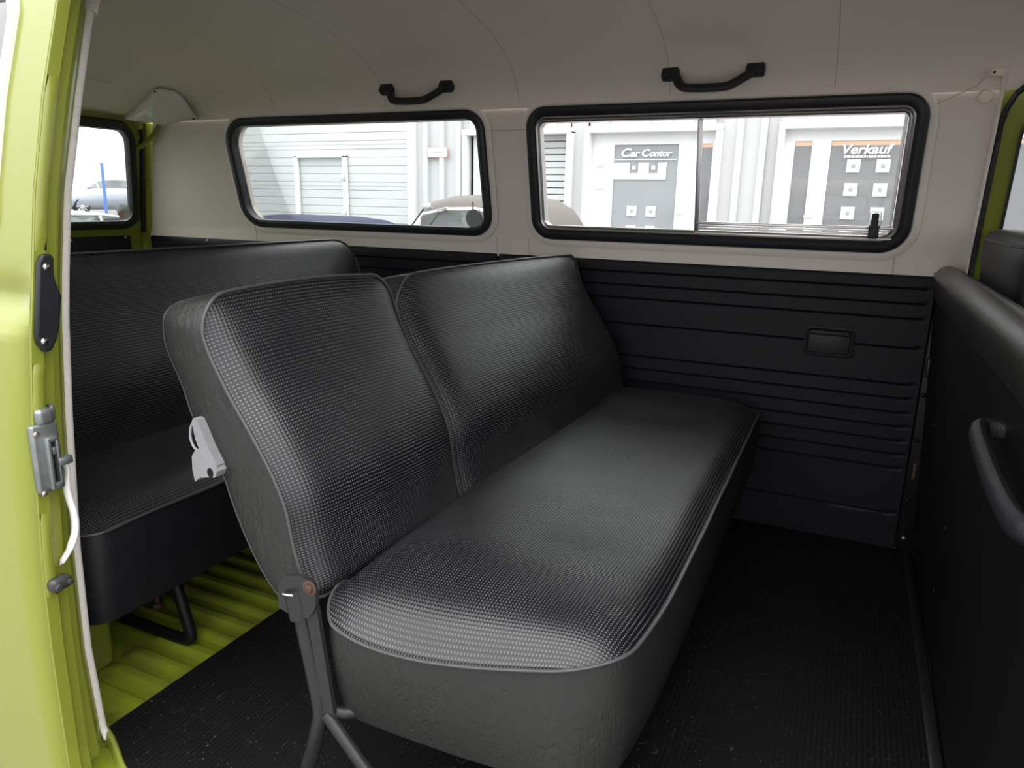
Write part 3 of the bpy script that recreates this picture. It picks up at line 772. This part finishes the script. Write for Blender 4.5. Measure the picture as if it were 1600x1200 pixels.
# pillar strip between side panel and partition
ps = thing('pillar_strip', 'black painted pillar strip with bolts between the side panel and the partition', 'pillar strip', (.01, .02, 0))
part('strip', 'blackpaint', ps, lambda m: m.rbox((.030, .014, .36), (.066, .010, .74), .003))
for x, z in ((.006, .455), (.008, .325), (.010, .150), (.014, .035)):
    part('bolt', 'zinc' if z < .05 else 'blackpaint', ps, lambda m: m.disc((x, .009, z), (0, -1, 0), .0065, .005, 8, .002))
part('slot', 'rust', ps, lambda m: m.rbox((.014, .0085, .235), (.008, .004, .05), .003))
part('bracket', 'tubepaint', ps, lambda m: m.tube(smooth_pts([(.018, .008, .56), (.010, .002, .55), (.008, .0, .53), (.012, .004, .51)], 12), .005, 8))

# ------------------------------------------------------------------ cab: front door, seat
def cmap(x, z, b): return (x, (prof(z)*.9+.012)-b, z)
winF = rrect(.112, .85, .84, 1.175, .06)
mb = holed([(.058, 0), (1.02, 0), (1.02, 1.262), (.058, 1.262)], [grow(winF, 0)], [], [.75, .82, .95, 1.1], cmap, .04)
fd = thing('front_door', 'lime green front door frame with a side window, seen past the partition', 'door', (.5, .0, 0))
mb.build('door_frame', 'lime', fd)
mb = MB(); ring(mb, winF, [(.0, .002), (.003, .006), (-.004, .006), (-.005, -.01)], cmap); mb.build('window_rubber', 'rubber', fd)
mb = holed(grow(winF, -.002), [], [], [.95, 1.1], lambda x, z, b: cmap(x, z, b-.02), .003); mb.build('window_glass', 'glass', fd)
mb = MB(); mb.tube([(.0665, cmap(.06, z, 0)[1]-.005, z) for z in frange(.3, 1.14, 20)]+[(.070, -.085, 1.175), (.082, -.092, 1.205), (.105, -.098, 1.228), (.15, -.10, 1.24), (.3, -.102, 1.244), (.9, -.104, 1.246)], .007, 8); mb.build('door_seal', 'rubber', fd)
mb = MB(); mb.rbox((.5, .0, .40), (.80, .02, .76), .01); mb.build('door_card', 'panelvinyl', fd)
mb = MB(); mb.rbox((.66, -.75, -.02), (1.2, 1.5, .03), .0); mb.rbox((.72, -1.42, 1.21), (1.1, .06, .10), .0); mb.rbox((1.1, -1.46, .95), (.16, .06, .5), .0); mb.rbox((1.14, -.0, .60), (.22, .05, 1.3), .0); mb.rbox((1.10, -.75, .70), (.30, 1.45, .20), .02); mb.rbox((1.25, -.75, .40), (.05, 1.5, .92), .0); mb.rbox((1.25, -.75, 1.23), (.05, 1.4, .12), .0)
mb.rbox((.72, -1.49, .38), (1.10, .04, .86), .0)
struct(mb.build('wall_front', 'blackpaint'))
fs = thing('front_seat', 'black vinyl front seat with a winged backrest beyond the partition', 'seat', (.16, -.3, 0))
mb = MB()
out = [(-.034, .0), (-.030, .02), (-.015, .035), (.02, .04), (.06, .036), (.09, .02), (.095, .0)]
rows = []
for z, y0, y1, g in ((.30, -.25, -.55, 1), (.55, -.21, -.56, 1), (.70, -.15, -.57, 1), (.78, -.105, -.575, 1), (.835, -.062, -.58, 1), (.865, -.055, -.58, .96), (.882, -.065, -.57, .8), (.888, -.09, -.55, .5)):
    cy = (y0+y1)/2; hy = (y0-y1)/2; row = []
    for k in range(40):
        a = 2*math.pi*k/40; ca, sa = math.cos(a), math.sin(a)
        e = .32
        dx = .055*g*(abs(ca)**e)*(1 if ca > 0 else -1); dy = hy*(abs(sa)**e)*(1 if sa > 0 else -1)
        row.append((.118+dx, cy+dy, z+.014))
    rows.append(row)
mb.grid(rows, False, True); mb.add(rows[-1], [tuple(range(40))]); mb.build('backrest', 'leather_dark', fs, 60)
mb = MB(); r6 = rows[5]; mb.tube(r6, .0035, 6, True); mb.build('piping', 'piping', fs)
mb = MB(); mb.rbox((.36, -.33, .25), (.45, .48, .5), .05, 4); mb.build('seat_base', 'leather_dark', fs)
mb = MB(); mb.rbox((.115, -.37, .842), (.10, .36, .05), .02, 4); mb.build('head_pad', 'leather_dark', fs)

# ------------------------------------------------------------------ open sliding door (left foreground)
DP = [(-.30, -1.575), (-.05, -1.590), (.04, -1.594), (.25, -1.593), (.39, -1.589), (.50, -1.581), (.58, -1.576), (.67, -1.566), (.74, -1.557), (.81, -1.545), (.94, -1.524), (1.07, -1.494), (1.20, -1.456), (1.32, -1.415)]
def dy_(z): return interp(z, DP)
sd = thing('sliding_door', 'open lime green sliding side door in the left foreground', 'door', (-1.8, -1.57, -.3))
XE = -1.265
def skin(z):   # outer skin offset: belt moulding steps outward below z=.76
    return -.012*max(0, min(1, (.775-z)/.035)) + (.010*math.exp(-((z-.795)/.020)**2))
winS = rrect(-2.28, -1.345, .865, 1.235, (.06, .05, .05, .06))
mb = holed([(-2.40, -.30), (XE+.001, -.30), (XE+.001, 1.32), (-2.40, 1.32)], [grow(winS, 0)], [-1.30, -1.275], [-.05, .04, .25, .39, .5, .58, .67, .71, .73, .74, .745, .755, .765, .775, .785, .795, .805, .815, .83, .86, .94, 1.07, 1.2], lambda x, z, b: (x, dy_(z)+(skin(z) if x < XE-.008 else 0)-b, z), .004)
mb.build('outer_skin', 'lime', sd, 60)
mb = MB(); ring(mb, winS, [(.004, .006), (.004, .012), (-.014, .012), (-.016, .0)], lambda x, z, b: (x, dy_(z)-b+.006, z)); mb.build('window_rubber', 'whiteplastic', sd)
mb = holed(grow(winS, -.008), [], [], [.94, 1.07, 1.2], lambda x, z, b: (x, dy_(z)+.004-b, z), .003); mb.build('window_glass', M['doorglass'], sd)
# edge flange: outer half stands proud, recessed inner half
rows = []
for z in frange(-.30, 1.32, 90):
    y = dy_(z)
    rows.append([(XE, y, z), (XE+.003, y+.002, z), (XE+.003, y+.020, z), (XE-.002, y+.024, z), (XE-.008, y+.027, z), (XE-.010, y+.043, z), (XE-.018, y+.047, z), (XE-.06, y+.047, z)])
mb = MB(); mb.grid(rows); mb.build('door_edge', 'lime', sd, 40)
mb = holed([(-2.40, -.30), (XE-.03, -.30), (XE-.03, 1.32), (-2.40, 1.32)], [grow(winS, 0)], [], [.04, .39, .67, .94, 1.2], lambda x, z, b: (x, dy_(z)+.047-b, z), .004)
mb.build('inner_skin', 'lime', sd, 60)
for z0, z1 in ((.615, .70), (.34, .475), (.86, 1.1)):
    mb = MB(); rows = []
    for z in frange(z0, z1, 10):
        k = .0 if z in (z0, z1) else .003
        rows.append([(XE+.003, dy_(z)+.003, z), (XE+.003+k, dy_(z)+.005, z), (XE+.003+k, dy_(z)+.017, z), (XE+.003, dy_(z)+.021, z)])
    mb.grid(rows); mb.build('edge_swage', 'lime', sd, 60)
# black pull strap with two screws
mb = MB()
sp_ = [(.006, .730), (.016, .716), (.026, .718), (.034, .735), (.037, .755), (.038, .795), (.030, .812), (.026, .825), (.025, .850), (.020, .856), (.008, .855), (.003, .845), (.003, .74)]
a = []; b = []
for dy, z in sp_: a.append((XE+.014, dy_(z)+dy, z)); b.append((XE+.004 if dy < .024 else XE-.008, dy_(z)+dy, z))
n = len(a); mb.add(a+b, [tuple(range(n)), tuple(reversed(range(n, 2*n)))]+[(i, (i+1) % n, n+(i+1) % n, n+i) for i in range(n)])
ph = mb.build('pull_strap', 'leather_dark', sd, 40)
bv = ph.modifiers.new('b', 'BEVEL'); bv.width = .003; bv.segments = 3
for z in (.838, .733):
    mb = MB(); mb.disc((XE+.014, dy_(z)+.013, z), (1, 0, 0), .0048, .0015, 14, .0015); mb.build('screw', 'chrome', ph)
# lock
lk = MB(); yb = dy_(.55)
lk.rbox((XE+.006, yb+.018, .560), (.012, .040, .105), .004, 3); lock = lk.build('lock_plate', 'zinc', sd)
part('lock_cap', 'zinc', lock, lambda m: (m.rbox((XE+.006, yb+.022, .622), (.016, .026, .026), .008, 4), m.rbox((XE-.002, yb+.038, .624), (.014, .008, .024), .003)))
part('lock_housing', 'zinc', lock, lambda m: (m.rbox((XE+.016, yb+.014, .553), (.016, .006, .080), .002), m.rbox((XE+.016, yb+.026, .553), (.016, .005, .080), .002), m.rbox((XE+.016, yb+.020, .590), (.016, .016, .008), .002), m.rbox((XE+.016, yb+.020, .518), (.016, .016, .010), .002)))
part('lock_slot', 'blackpaint', lock, lambda m: m.rbox((XE+.013, yb+.020, .553), (.006, .010, .064), .001))
part('lock_claw', 'zinc', lock, lambda m: (m.rbox((XE+.020, yb+.034, .553), (.014, .022, .013), .003), m.rbox((XE+.018, yb+.021, .572), (.010, .006, .012), .002)))
for z in (.600, .508): part('screw', 'screw', lock, lambda m: m.disc((XE+.012, yb+.004, z), (1, 0, 0), .0045, .002, 10, .001))
part('inner_handle', 'whiteplastic', sd, lambda m: m.tube(smooth_pts([(XE+.000, -1.534, .545), (XE+.006, -1.532, .530), (XE+.006, -1.536, .508), (XE+.006, -1.535, .488), (XE+.008, -1.532, .46), (XE+.008, -1.534, .43), (XE+.004, -1.543, .405), (XE-.002, -1.552, .388), (XE-.006, -1.556, .380)], 30), [.0055]*7+[.0075]*16+[.006]*5+[.0045, .003, .002], 12, False, True, .7, (1, 0, 0)))
part('guide_buffer', plain('worn_black_casting', (.05, .05, .05), .35, .3), sd, lambda m: (m.rbox((XE+.010, dy_(.36)+.020, .360), (.020, .034, .022), .008, 3), m.disc((XE+.020, dy_(.36)+.012, .358), (1, 0, 0), .006, .003, 8, .001), m.disc((XE+.020, dy_(.36)+.030, .360), (1, 0, 0), .005, .003, 8, .001)))

# lower outer body skin and bumper-height shell so that the bus is closed below
mb = MB(); mb.rbox((-1.0, -.75, -.14), (4.0, 1.45, .16), .03)
struct(mb.build('underbody', 'blackpaint', floor))

# ------------------------------------------------------------------ outside
GZ0 = -.46
mb = MB(); mb.grid([[(x, y, GZ0) for y in (-30, -10, 0, 10, 40)] for x in (-60, -20, 0, 20, 60)]); g = struct(mb.build('ground', 'ground'))
def ribmat(name, col, horiz, pitch, depth=.25):
    return plain(name, col, .5, 0, .3, .02, 2)
M['siding'] = ribmat('white_siding', (.56, .56, .565), False, .2)
M['whiteframe'] = plain('white_frame', (.80, .80, .80), .4, 0, .3, .02)
M['darkroom'] = plain('showroom_brown', (.30, .25, .21), .7)
M['counter'] = plain('counter_green', (.60, .62, .42), .6)
M['reflwhite'] = plain('white_lettering', (.85, .86, .87), .6)
M['filmsq'] = plain('frosted_square', (.62, .66, .66), .6)
M['filmgrey'] = plain('grey_film', (.34, .36, .37), .6)
Y0 = 6.0
bd = thing('workshop_building', 'white metal-clad dealer building with roller doors and glazed entrances outside', 'building', (-3, Y0, GZ0))
# vertical trapezoid cladding, x from -5.4 to 3
def cladding(m, x0, x1, z0, z1, pitch, depth, y):
    pts = []; x = x0
    while x < x1:
        for dx, dd in ((0, 0), (.66, 0), (.69, depth), (.97, depth)): pts.append((min(x1, x+dx*pitch), y-dd))
        x += pitch
    m.grid([[(px, py, z) for px, py in pts] for z in (z0, z1)])
CL = [(-5.42, -4.64, GZ0, 4), (-4.64, -3.30, 1.765, 4), (-3.30, -3.08, GZ0, 4), (-3.08, -1.62, 1.765, 4), (-1.62, -1.04, GZ0, 4), (-1.04, .36, 1.765, 4), (.36, .50, GZ0, 4), (.50, 1.8, 1.765, 4), (1.8, 6, GZ0, 4)]
mb = MB()
for a, b_, z0, z1 in CL: cladding(mb, a, b_, z0, z1, .235, .06, Y0)
mb.build('cladding', 'siding', bd, 20)
mb = MB(); mb.rbox((-7.35, Y0+.06, 1.8), (3.9, .06, 4.6), 0)
for k in range(42):
    mb.rbox((-7.35, Y0+.022, GZ0+.10+k*.105), (3.9, .012, .101), .004, 1)
for k in range(8): mb.rbox((-7.35, Y0+.018, GZ0+.52+k*.53), (3.9, .012, .015), 0)
mb.build('sectional_door', 'siding', bd, 20)
mb = MB(); mb.rbox((-5.43, Y0-.04, 1.6), (.10, .10, 4.2), .01); mb.build('corner_post', 'whiteframe', bd)
mb = MB(); mb.rbox((-7.32, Y0-.02, .52), (.06, .05, 1.96), .004); mb.rbox((-6.50, Y0-.02, .52), (.06, .05, 1.96), .004); mb.rbox((-6.91, Y0-.02, 1.50), (.88, .05, .05), .004)
wd = mb.build('wicket_door_frame', 'whiteframe', bd)
for z in (1.22, .75):
    mb = MB(); mb.rbox((-6.50, Y0-.07, z), (.07, .05, .07), .01); mb.build('door_hinge', 'siding', wd)
def portal(x0, x1, ztop):
    mb = MB()
    mb.rbox((x0+.03, Y0-.06, (GZ0+ztop)/2), (.06, .14, ztop-GZ0), .01); mb.rbox((x1-.03, Y0-.06, (GZ0+ztop)/2), (.06, .14, ztop-GZ0), .01)
    mb.rbox(((x0+x1)/2, Y0-.06, ztop), (x1-x0, .16, .07), .01); return mb.build('door_surround', 'whiteframe', bd)
portal(-4.66, -3.26, 1.745)
mb = MB()
for k in range(30): mb.rbox((-3.92, Y0+.05, GZ0+.04+k*.075), (1.3, .02, .066), .006, 1)
mb.rbox((-4.48, Y0, .66), (.12, .12, 2.2), .0); mb.build('roller_shutter', 'siding', bd)
portal(-3.10, -1.60, 1.745); portal(-1.04, .36, 1.745); portal(.50, 1.85, 1.745)
def infill(x0, x1, panes):
    """white frame wall of an entrance with a hole for every glass pane; returns the panes"""
    rc = lambda a, b_, c, d: [(a, c), (b_, c), (b_, d), (a, d)]
    m = holed(rc(x0, x1, GZ0, 1.75), [rc(a, b_, GZ0+.12, zt) for a, b_, zt, mt in panes], [], [], lambda x, z, b: (x, Y0+.05+b*1.0, z), .05)
    fr = m.build('glazing_frame', 'whiteframe', bd); out = []
    for a, b_, zt, mt in panes:
        q = MB(); q.rbox(((a+b_)/2, Y0+.025, (GZ0+.12+zt)/2), (b_-a, .008, zt-GZ0-.12), 0); out.append(q.build('glass_pane', mt, fr))
    return out
f1 = infill(-3.07, -1.63, [(-2.785, -2.06, 1.59, 'frostglass'), (-1.835, -1.70, 1.59, 'shopglass')])[0]
f3 = infill(-1.01, .33, [(-.885, -.72, 1.60, 'shopglass'), (-.545, .185, 1.60, 'shopglass')])[1]
infill(.53, 1.82, [(.66, 1.6, 1.60, 'shopglass')])
# door hinges
for x, z in ((-2.93, 1.37), (-2.93, 1.12), (-2.0, .86), (-2.0, .70), (-.68, .86), (-.68, .70)):
    part('hinge', 'siding', bd, lambda m: m.rbox((x, Y0-.05, z), (.09, .03, .035), .006))
def text(s_, x, z, size, parent, mat, sx=1.0, shear=.25, off=.0035, y=Y0-.0):
    cu = bpy.data.curves.new('lettering', 'FONT'); cu.body = s_; cu.size = size; cu.shear = shear; cu.offset = off; cu.extrude = .0015
    o = bpy.data.objects.new('lettering', cu); COL.objects.link(o)
    bpy.context.view_layer.update()
    me = bpy.data.meshes.new_from_object(o.evaluated_get(bpy.context.evaluated_depsgraph_get()))
    COL.objects.unlink(o); bpy.data.objects.remove(o)
    for v in me.vertices: v.co = Vector((x+v.co.x*sx, y-v.co.z, z+v.co.y))
    me.materials.append(M[mat]) if not me.materials else None
    me.materials[0] = M[mat]
    ob = bpy.data.objects.new('lettering', me); COL.objects.link(ob); ob.parent = parent; ob.matrix_parent_inverse = parent.matrix_world.inverted(); return ob
text('C', -2.715, 1.462, .125, f1, 'reflwhite', 1.25); text('ar', -2.60, 1.462, .105, f1, 'reflwhite', 1.15); text('C', -2.478, 1.466, .105, f1, 'reflwhite', 1.2); text('ontor', -2.385, 1.466, .090, f1, 'reflwhite', 1.15)
text('Verkauf', -.455, 1.475, .128, f3, 'reflwhite', 1.10)
def dashes(x0, x1, z, parent, h=.014):
    mb = MB(); x = x0; r = random.Random(3)
    while x < x1-.01:
        w = r.uniform(.012, .05); mb.rbox((min(x+w/2, x1), Y0+.000, z), (w, .004, h), 0); x += w+.006
    mb.build('small_print', 'reflwhite', parent)
dashes(-2.77, -2.08, 1.432, f1, .010); dashes(-.415, .0, 1.448, f3, .022)
def square(x, z, s_, parent, a='filmsq', b_='filmgrey', q=.26):
    part('decal_square', a, parent, lambda m: m.rbox((x, Y0+.012, z), (s_, .004, s_), 0)); part('decal_centre', b_, parent, lambda m: m.rbox((x, Y0+.006, z), (s_*q, .004, s_*q), 0))
for x in (-.36, -.095):
    for z in (1.36, 1.135, .905, .68): square(x+.04, z, .125, f3)
# white film band with two notches on the first door, and squares below
mb = MB()
for a, b_, z0, z1 in ((-2.785, -2.60, 1.22, 1.40), (-2.50, -2.38, 1.22, 1.40), (-2.28, -2.185, 1.22, 1.40), (-2.60, -2.50, 1.22, 1.285), (-2.38, -2.28, 1.22, 1.285), (-2.57, -2.53, 1.325, 1.365), (-2.35, -2.31, 1.325, 1.365)):
    mb.rbox(((a+b_)/2, Y0+.010, (z0+z1)/2), (b_-a, .004, z1-z0), 0)
mb.build('film_band', 'reflwhite', f1)
for x in (-2.55, -2.33):
    for z in (.875, .66): square(x, z, .115, f1)
# showroom behind the glass
mb = MB()
mb.rbox((-.9, Y0+3.0, .8), (8.0, .05, 2.7), 0); mb.rbox((-.9, Y0+1.6, 2.1), (8.0, 3.0, .05), 0); mb.rbox((-.9, Y0+1.6, GZ0+.02), (8.0, 3.0, .04), 0)
mb.rbox((-4.9, Y0+1.6, .8), (.05, 3, 2.7), 0); mb.rbox((3.1, Y0+1.6, .8), (.05, 3, 2.7), 0)
sr = mb.build('showroom', 'darkroom', bd)
mb = MB(); mb.rbox((-.1, Y0+1.6, .72), (3.4, .5, .07), .01); mb.rbox((-.1, Y0+1.7, .2), (3.3, .3, 1.0), .01); mb.build('counter', 'counter', bd)
lm = NT('warm_strip_light'); lm.set((1, .6, .3)); lm.b.inputs['Emission Color'].default_value = (1, .50, .20, 1); lm.b.inputs['Emission Strength'].default_value = 2.2
mb = MB(); mb.rbox((-.2, Y0+2.0, 1.74), (4.2, .05, .07), 0); mb.build('strip_light', lm.m, bd)
mb = MB(); mb.rbox((.3, Y0+2.9, 1.10), (.9, .06, .5), 0); mb.build('wall_screen', 'blackpaint', bd)
mb = MB(); mb.rbox((-2.4, Y0+.8, .35), (1.2, .3, .9), .02); mb.build('dark_reflection_block', 'blackpaint', bd)  # added dark block, stands in for the reflection low in the first door
# parking sign
M['signred'] = plain('sign_red_border', (.55, .30, .30), .5)
sg = thing('wall_sign', 'small white sign with a thin red border on the ribbed wall', 'sign', (-5.05, Y0-.06, 1.5))
part('border', 'signred', sg, lambda m: m.rbox((-5.045, Y0-.056, 1.525), (.285, .012, .125), .012))
part('face', 'whiteframe', sg, lambda m: m.rbox((-5.045, Y0-.064, 1.525), (.262, .010, .104), .008))
def sgp(m):
    x = -5.135
    for w in (.03, .022, .035, .04, .028): m.rbox((x+w/2, Y0-.070, 1.53), (w, .004, .014), 0); x += w+.006
part('small_print', 'filmgrey', sg, sgp)

# vehicles outside
def wheel(parent, x, y, r):
    mb = MB(); R = r-.055
    mb.grid([[(x+(R+.055*math.cos(b))*math.cos(a), y+.075*math.sin(b), GZ0+r+(R+.055*math.cos(b))*math.sin(a)) for b in [2*math.pi*k/10 for k in range(10)]] for a in [2*math.pi*k/28 for k in range(28)]], True, True)
    w = mb.build('wheel', 'tyre', parent)
    mb = MB()
    for k in range(10):
        a = 2*math.pi*k/10; mb.rbox((x+math.cos(a)*R*.5, y-.05, GZ0+r+math.sin(a)*R*.5), (R*.95, .02, .035), .004, 1, Matrix.Rotation(-a, 3, 'Y').to_euler())
    mb.disc((x, y-.06, GZ0+r), (0, -1, 0), R*.22, .02, 14); mb.build('rim', 'chrome', w)
def car(name, label, X0, X1, yc, hw, stations, cab, paint, roofmat, wr=.31, fr='chrome', wx=(.17, .80)):
    """stations: (u, halfwidth factor, z bottom, z belt) front to back; cab: (u, z roof, half width factor)"""
    t = thing(name, label, 'car', ((X0+X1)/2, yc, GZ0))
    rows = []
    for u, k, zb, zt in stations:
        x = lerp(X0, X1, u); h = hw*k; zb += GZ0; zt += GZ0; m = (zb+zt)/2
        rows.append([(x, yc-h*.86, zb), (x, yc-h*.98, lerp(zb, zt, .25)), (x, yc-h, m), (x, yc-h*.97, lerp(zb, zt, .8)), (x, yc-h*.90, lerp(zb, zt, .95)), (x, yc-h*.80, zt), (x, yc-h*.4, zt+.02), (x, yc, zt+.03),
                     (x, yc+h*.4, zt+.02), (x, yc+h*.80, zt), (x, yc+h*.90, lerp(zb, zt, .95)), (x, yc+h*.97, lerp(zb, zt, .8)), (x, yc+h, m), (x, yc+h*.98, lerp(zb, zt, .25)), (x, yc+h*.86, zb)])
    mb = MB(); mb.grid(rows, False, True); mb.add(rows[0], [tuple(range(15))]); mb.add(rows[-1], [tuple(range(15))]); mb.build('body', paint, t, 60)
    # cabin: glass box below, roof cap above
    belt = lambda u: interp(u, [(s_[0], s_[3]) for s_ in stations])+GZ0
    g = []; rf = []
    for u, z, k in cab:
        x = lerp(X0, X1, u); z += GZ0; b_ = belt(u); zz = max(z, b_+.005); h = hw*k; hb = hw*.84
        g.append([(x, yc-hb, b_-.01), (x, yc-lerp(hb, h, .8), lerp(b_, zz, .8)), (x, yc+lerp(hb, h, .8), lerp(b_, zz, .8)), (x, yc+hb, b_-.01)])
        rf.append([(x, yc-lerp(hb, h, .86), lerp(b_, zz, .80)), (x, yc-h*.98, lerp(b_, zz, .90)), (x, yc-h*.82, lerp(b_, zz, .985)), (x, yc-h*.4, zz), (x, yc, zz+.01), (x, yc+h*.4, zz), (x, yc+h*.82, lerp(b_, zz, .985)), (x, yc+h*.98, lerp(b_, zz, .90)), (x, yc+lerp(hb, h, .86), lerp(b_, zz, .80))])
    mb = MB(); mb.grid(g); mb.add(g[0], [(0, 1, 2, 3)]); mb.build('windows', 'carglass', t, 40)
    mb = MB(); mb.grid(rf); mb.build('roof', roofmat, t, 60)
    mb = MB()
    mb.tube([p[0] for p in rf], .014, 6); mb.build('window_frame', fr, t)
    for i in (1, len(cab)//2, len(cab)-2):
        for a, b_ in ((0, 1), (3, 2)):
            mb = MB(); mb.tube([g[i][a], g[i][b_]], .02, 6); mb.build('window_post', fr, t)
    for u in wx:
        for s_ in (-1, 1): wheel(t, lerp(X0, X1, u), yc+s_*(hw-.12), wr)
    return t
M['carwhite'] = plain('white_car_paint', (.80, .80, .78), .25, coat=.5)
M['carsilver'] = plain('silver_blue_paint', (.40, .43, .50), .25, .4, coat=.5)
M['cargreen'] = plain('pale_green_paint', (.50, .56, .50), .25, coat=.5)
M['carteal'] = plain('teal_paint', (.10, .42, .40), .25, coat=.5)
classic = [(0, .45, .35, .62), (.04, .8, .25, .80), (.15, .95, .22, .92), (.30, 1, .22, .97), (.45, 1, .22, .99), (.70, 1, .22, .97), (.85, .95, .24, .92), (.95, .8, .28, .78), (1, .5, .38, .62)]
c1 = car('vintage_convertible', 'white vintage convertible with a closed brown soft top parked outside the windows', -4.9, -1.75, 2.7, .75, classic,
    [(.60, .99, .80), (.63, 1.36, .78), (.642, 1.40, .78), (.70, 1.445, .78), (.77, 1.455, .78), (.82, 1.43, .77), (.86, 1.36, .75), (.89, 1.24, .72), (.91, 1.05, .70), (.915, .92, .70)], 'carwhite', 'brownhood')
part('wiper', 'blackpaint', c1, lambda m: m.tube([(-2.80, 2.0, .90), (-2.92, 2.0, .76)], .005, 6))
part('mirror', 'chrome', c1, lambda m: m.rbox((-2.78, 2.0, .905), (.06, .03, .04), .01))
part('soft_top_quarter', 'brownhood', c1, lambda m: m.grid([[(x, 2.7+s_*.66, z) for x, z in ((-2.47, GZ0+.96), (-2.47, GZ0+1.40), (-2.32, GZ0+1.34), (-2.14, GZ0+1.18), (-2.05, GZ0+.98))] for s_ in (-1, -.97)]), 30)
c2 = car('vintage_roadster', 'low vintage roadster with a navy blue soft top below the rear side window', -7.9, -4.3, 4.4, .74, [(u, k, zb, zt-.02) for u, k, zb, zt in classic],
    [(.36, .95, .80), (.42, 1.17, .78), (.46, 1.205, .78), (.56, 1.215, .78), (.68, 1.21, .77), (.78, 1.18, .76), (.84, 1.12, .74), (.88, 1.0, .72), (.89, .9, .7)], 'carteal', 'hood')
modern = [(0, .7, .30, .62), (.04, .88, .22, .74), (.18, .97, .2, .86), (.30, 1, .2, .94), (.55, 1, .2, .97), (.8, 1, .2, 1.0), (.93, .94, .22, .98), (1, .8, .32, .84)]
t3 = car('silver_sedan', 'silver blue modern car parked far behind the tailgate window', 0, 4.3, 0, .86, modern,
    [(.24, .90, .74), (.34, 1.20, .70), (.40, 1.28, .68), (.5, 1.31, .68), (.66, 1.30, .68), (.78, 1.24, .68), (.90, 1.08, .68), (.96, .98, .66)], 'carsilver', 'carsilver')
t3.location = (-25.4, 16.3, .20); t3.rotation_euler = (0, 0, rad(90))
mb = MB(); mb.grid([[(x, y, z) for y in (4, 40)] for x, z in ((-13, GZ0-.01), (-20, .19), (-60, .20))]); mb.build('raised_car_park', 'ground', g)
t4 = car('pale_green_car', 'pale green car whose roof shows just above the tailgate window sill', 0, 3.9, 0, .8, classic, [(.33, .95, .80), (.38, 1.12, .78), (.45, 1.17, .78), (.52, 1.185, .78), (.62, 1.18, .77), (.74, 1.12, .76), (.84, 1.02, .72), (.9, .9, .7)], 'cargreen', 'cargreen')
t4.location = (-9.6, 3.7, GZ0); t4.rotation_euler = (0, 0, rad(90))
mb = MB(); mb.tube([(-23.5, 14.95, .19), (-23.5, 14.97, 1.95)], .05, 8)
M['bluepole'] = plain('blue_paint', (.10, .20, .55), .4)
tag(mb.build('blue_pole', 'bluepole'), 'slim blue pole standing in front of the silver car behind the tailgate window', 'pole')
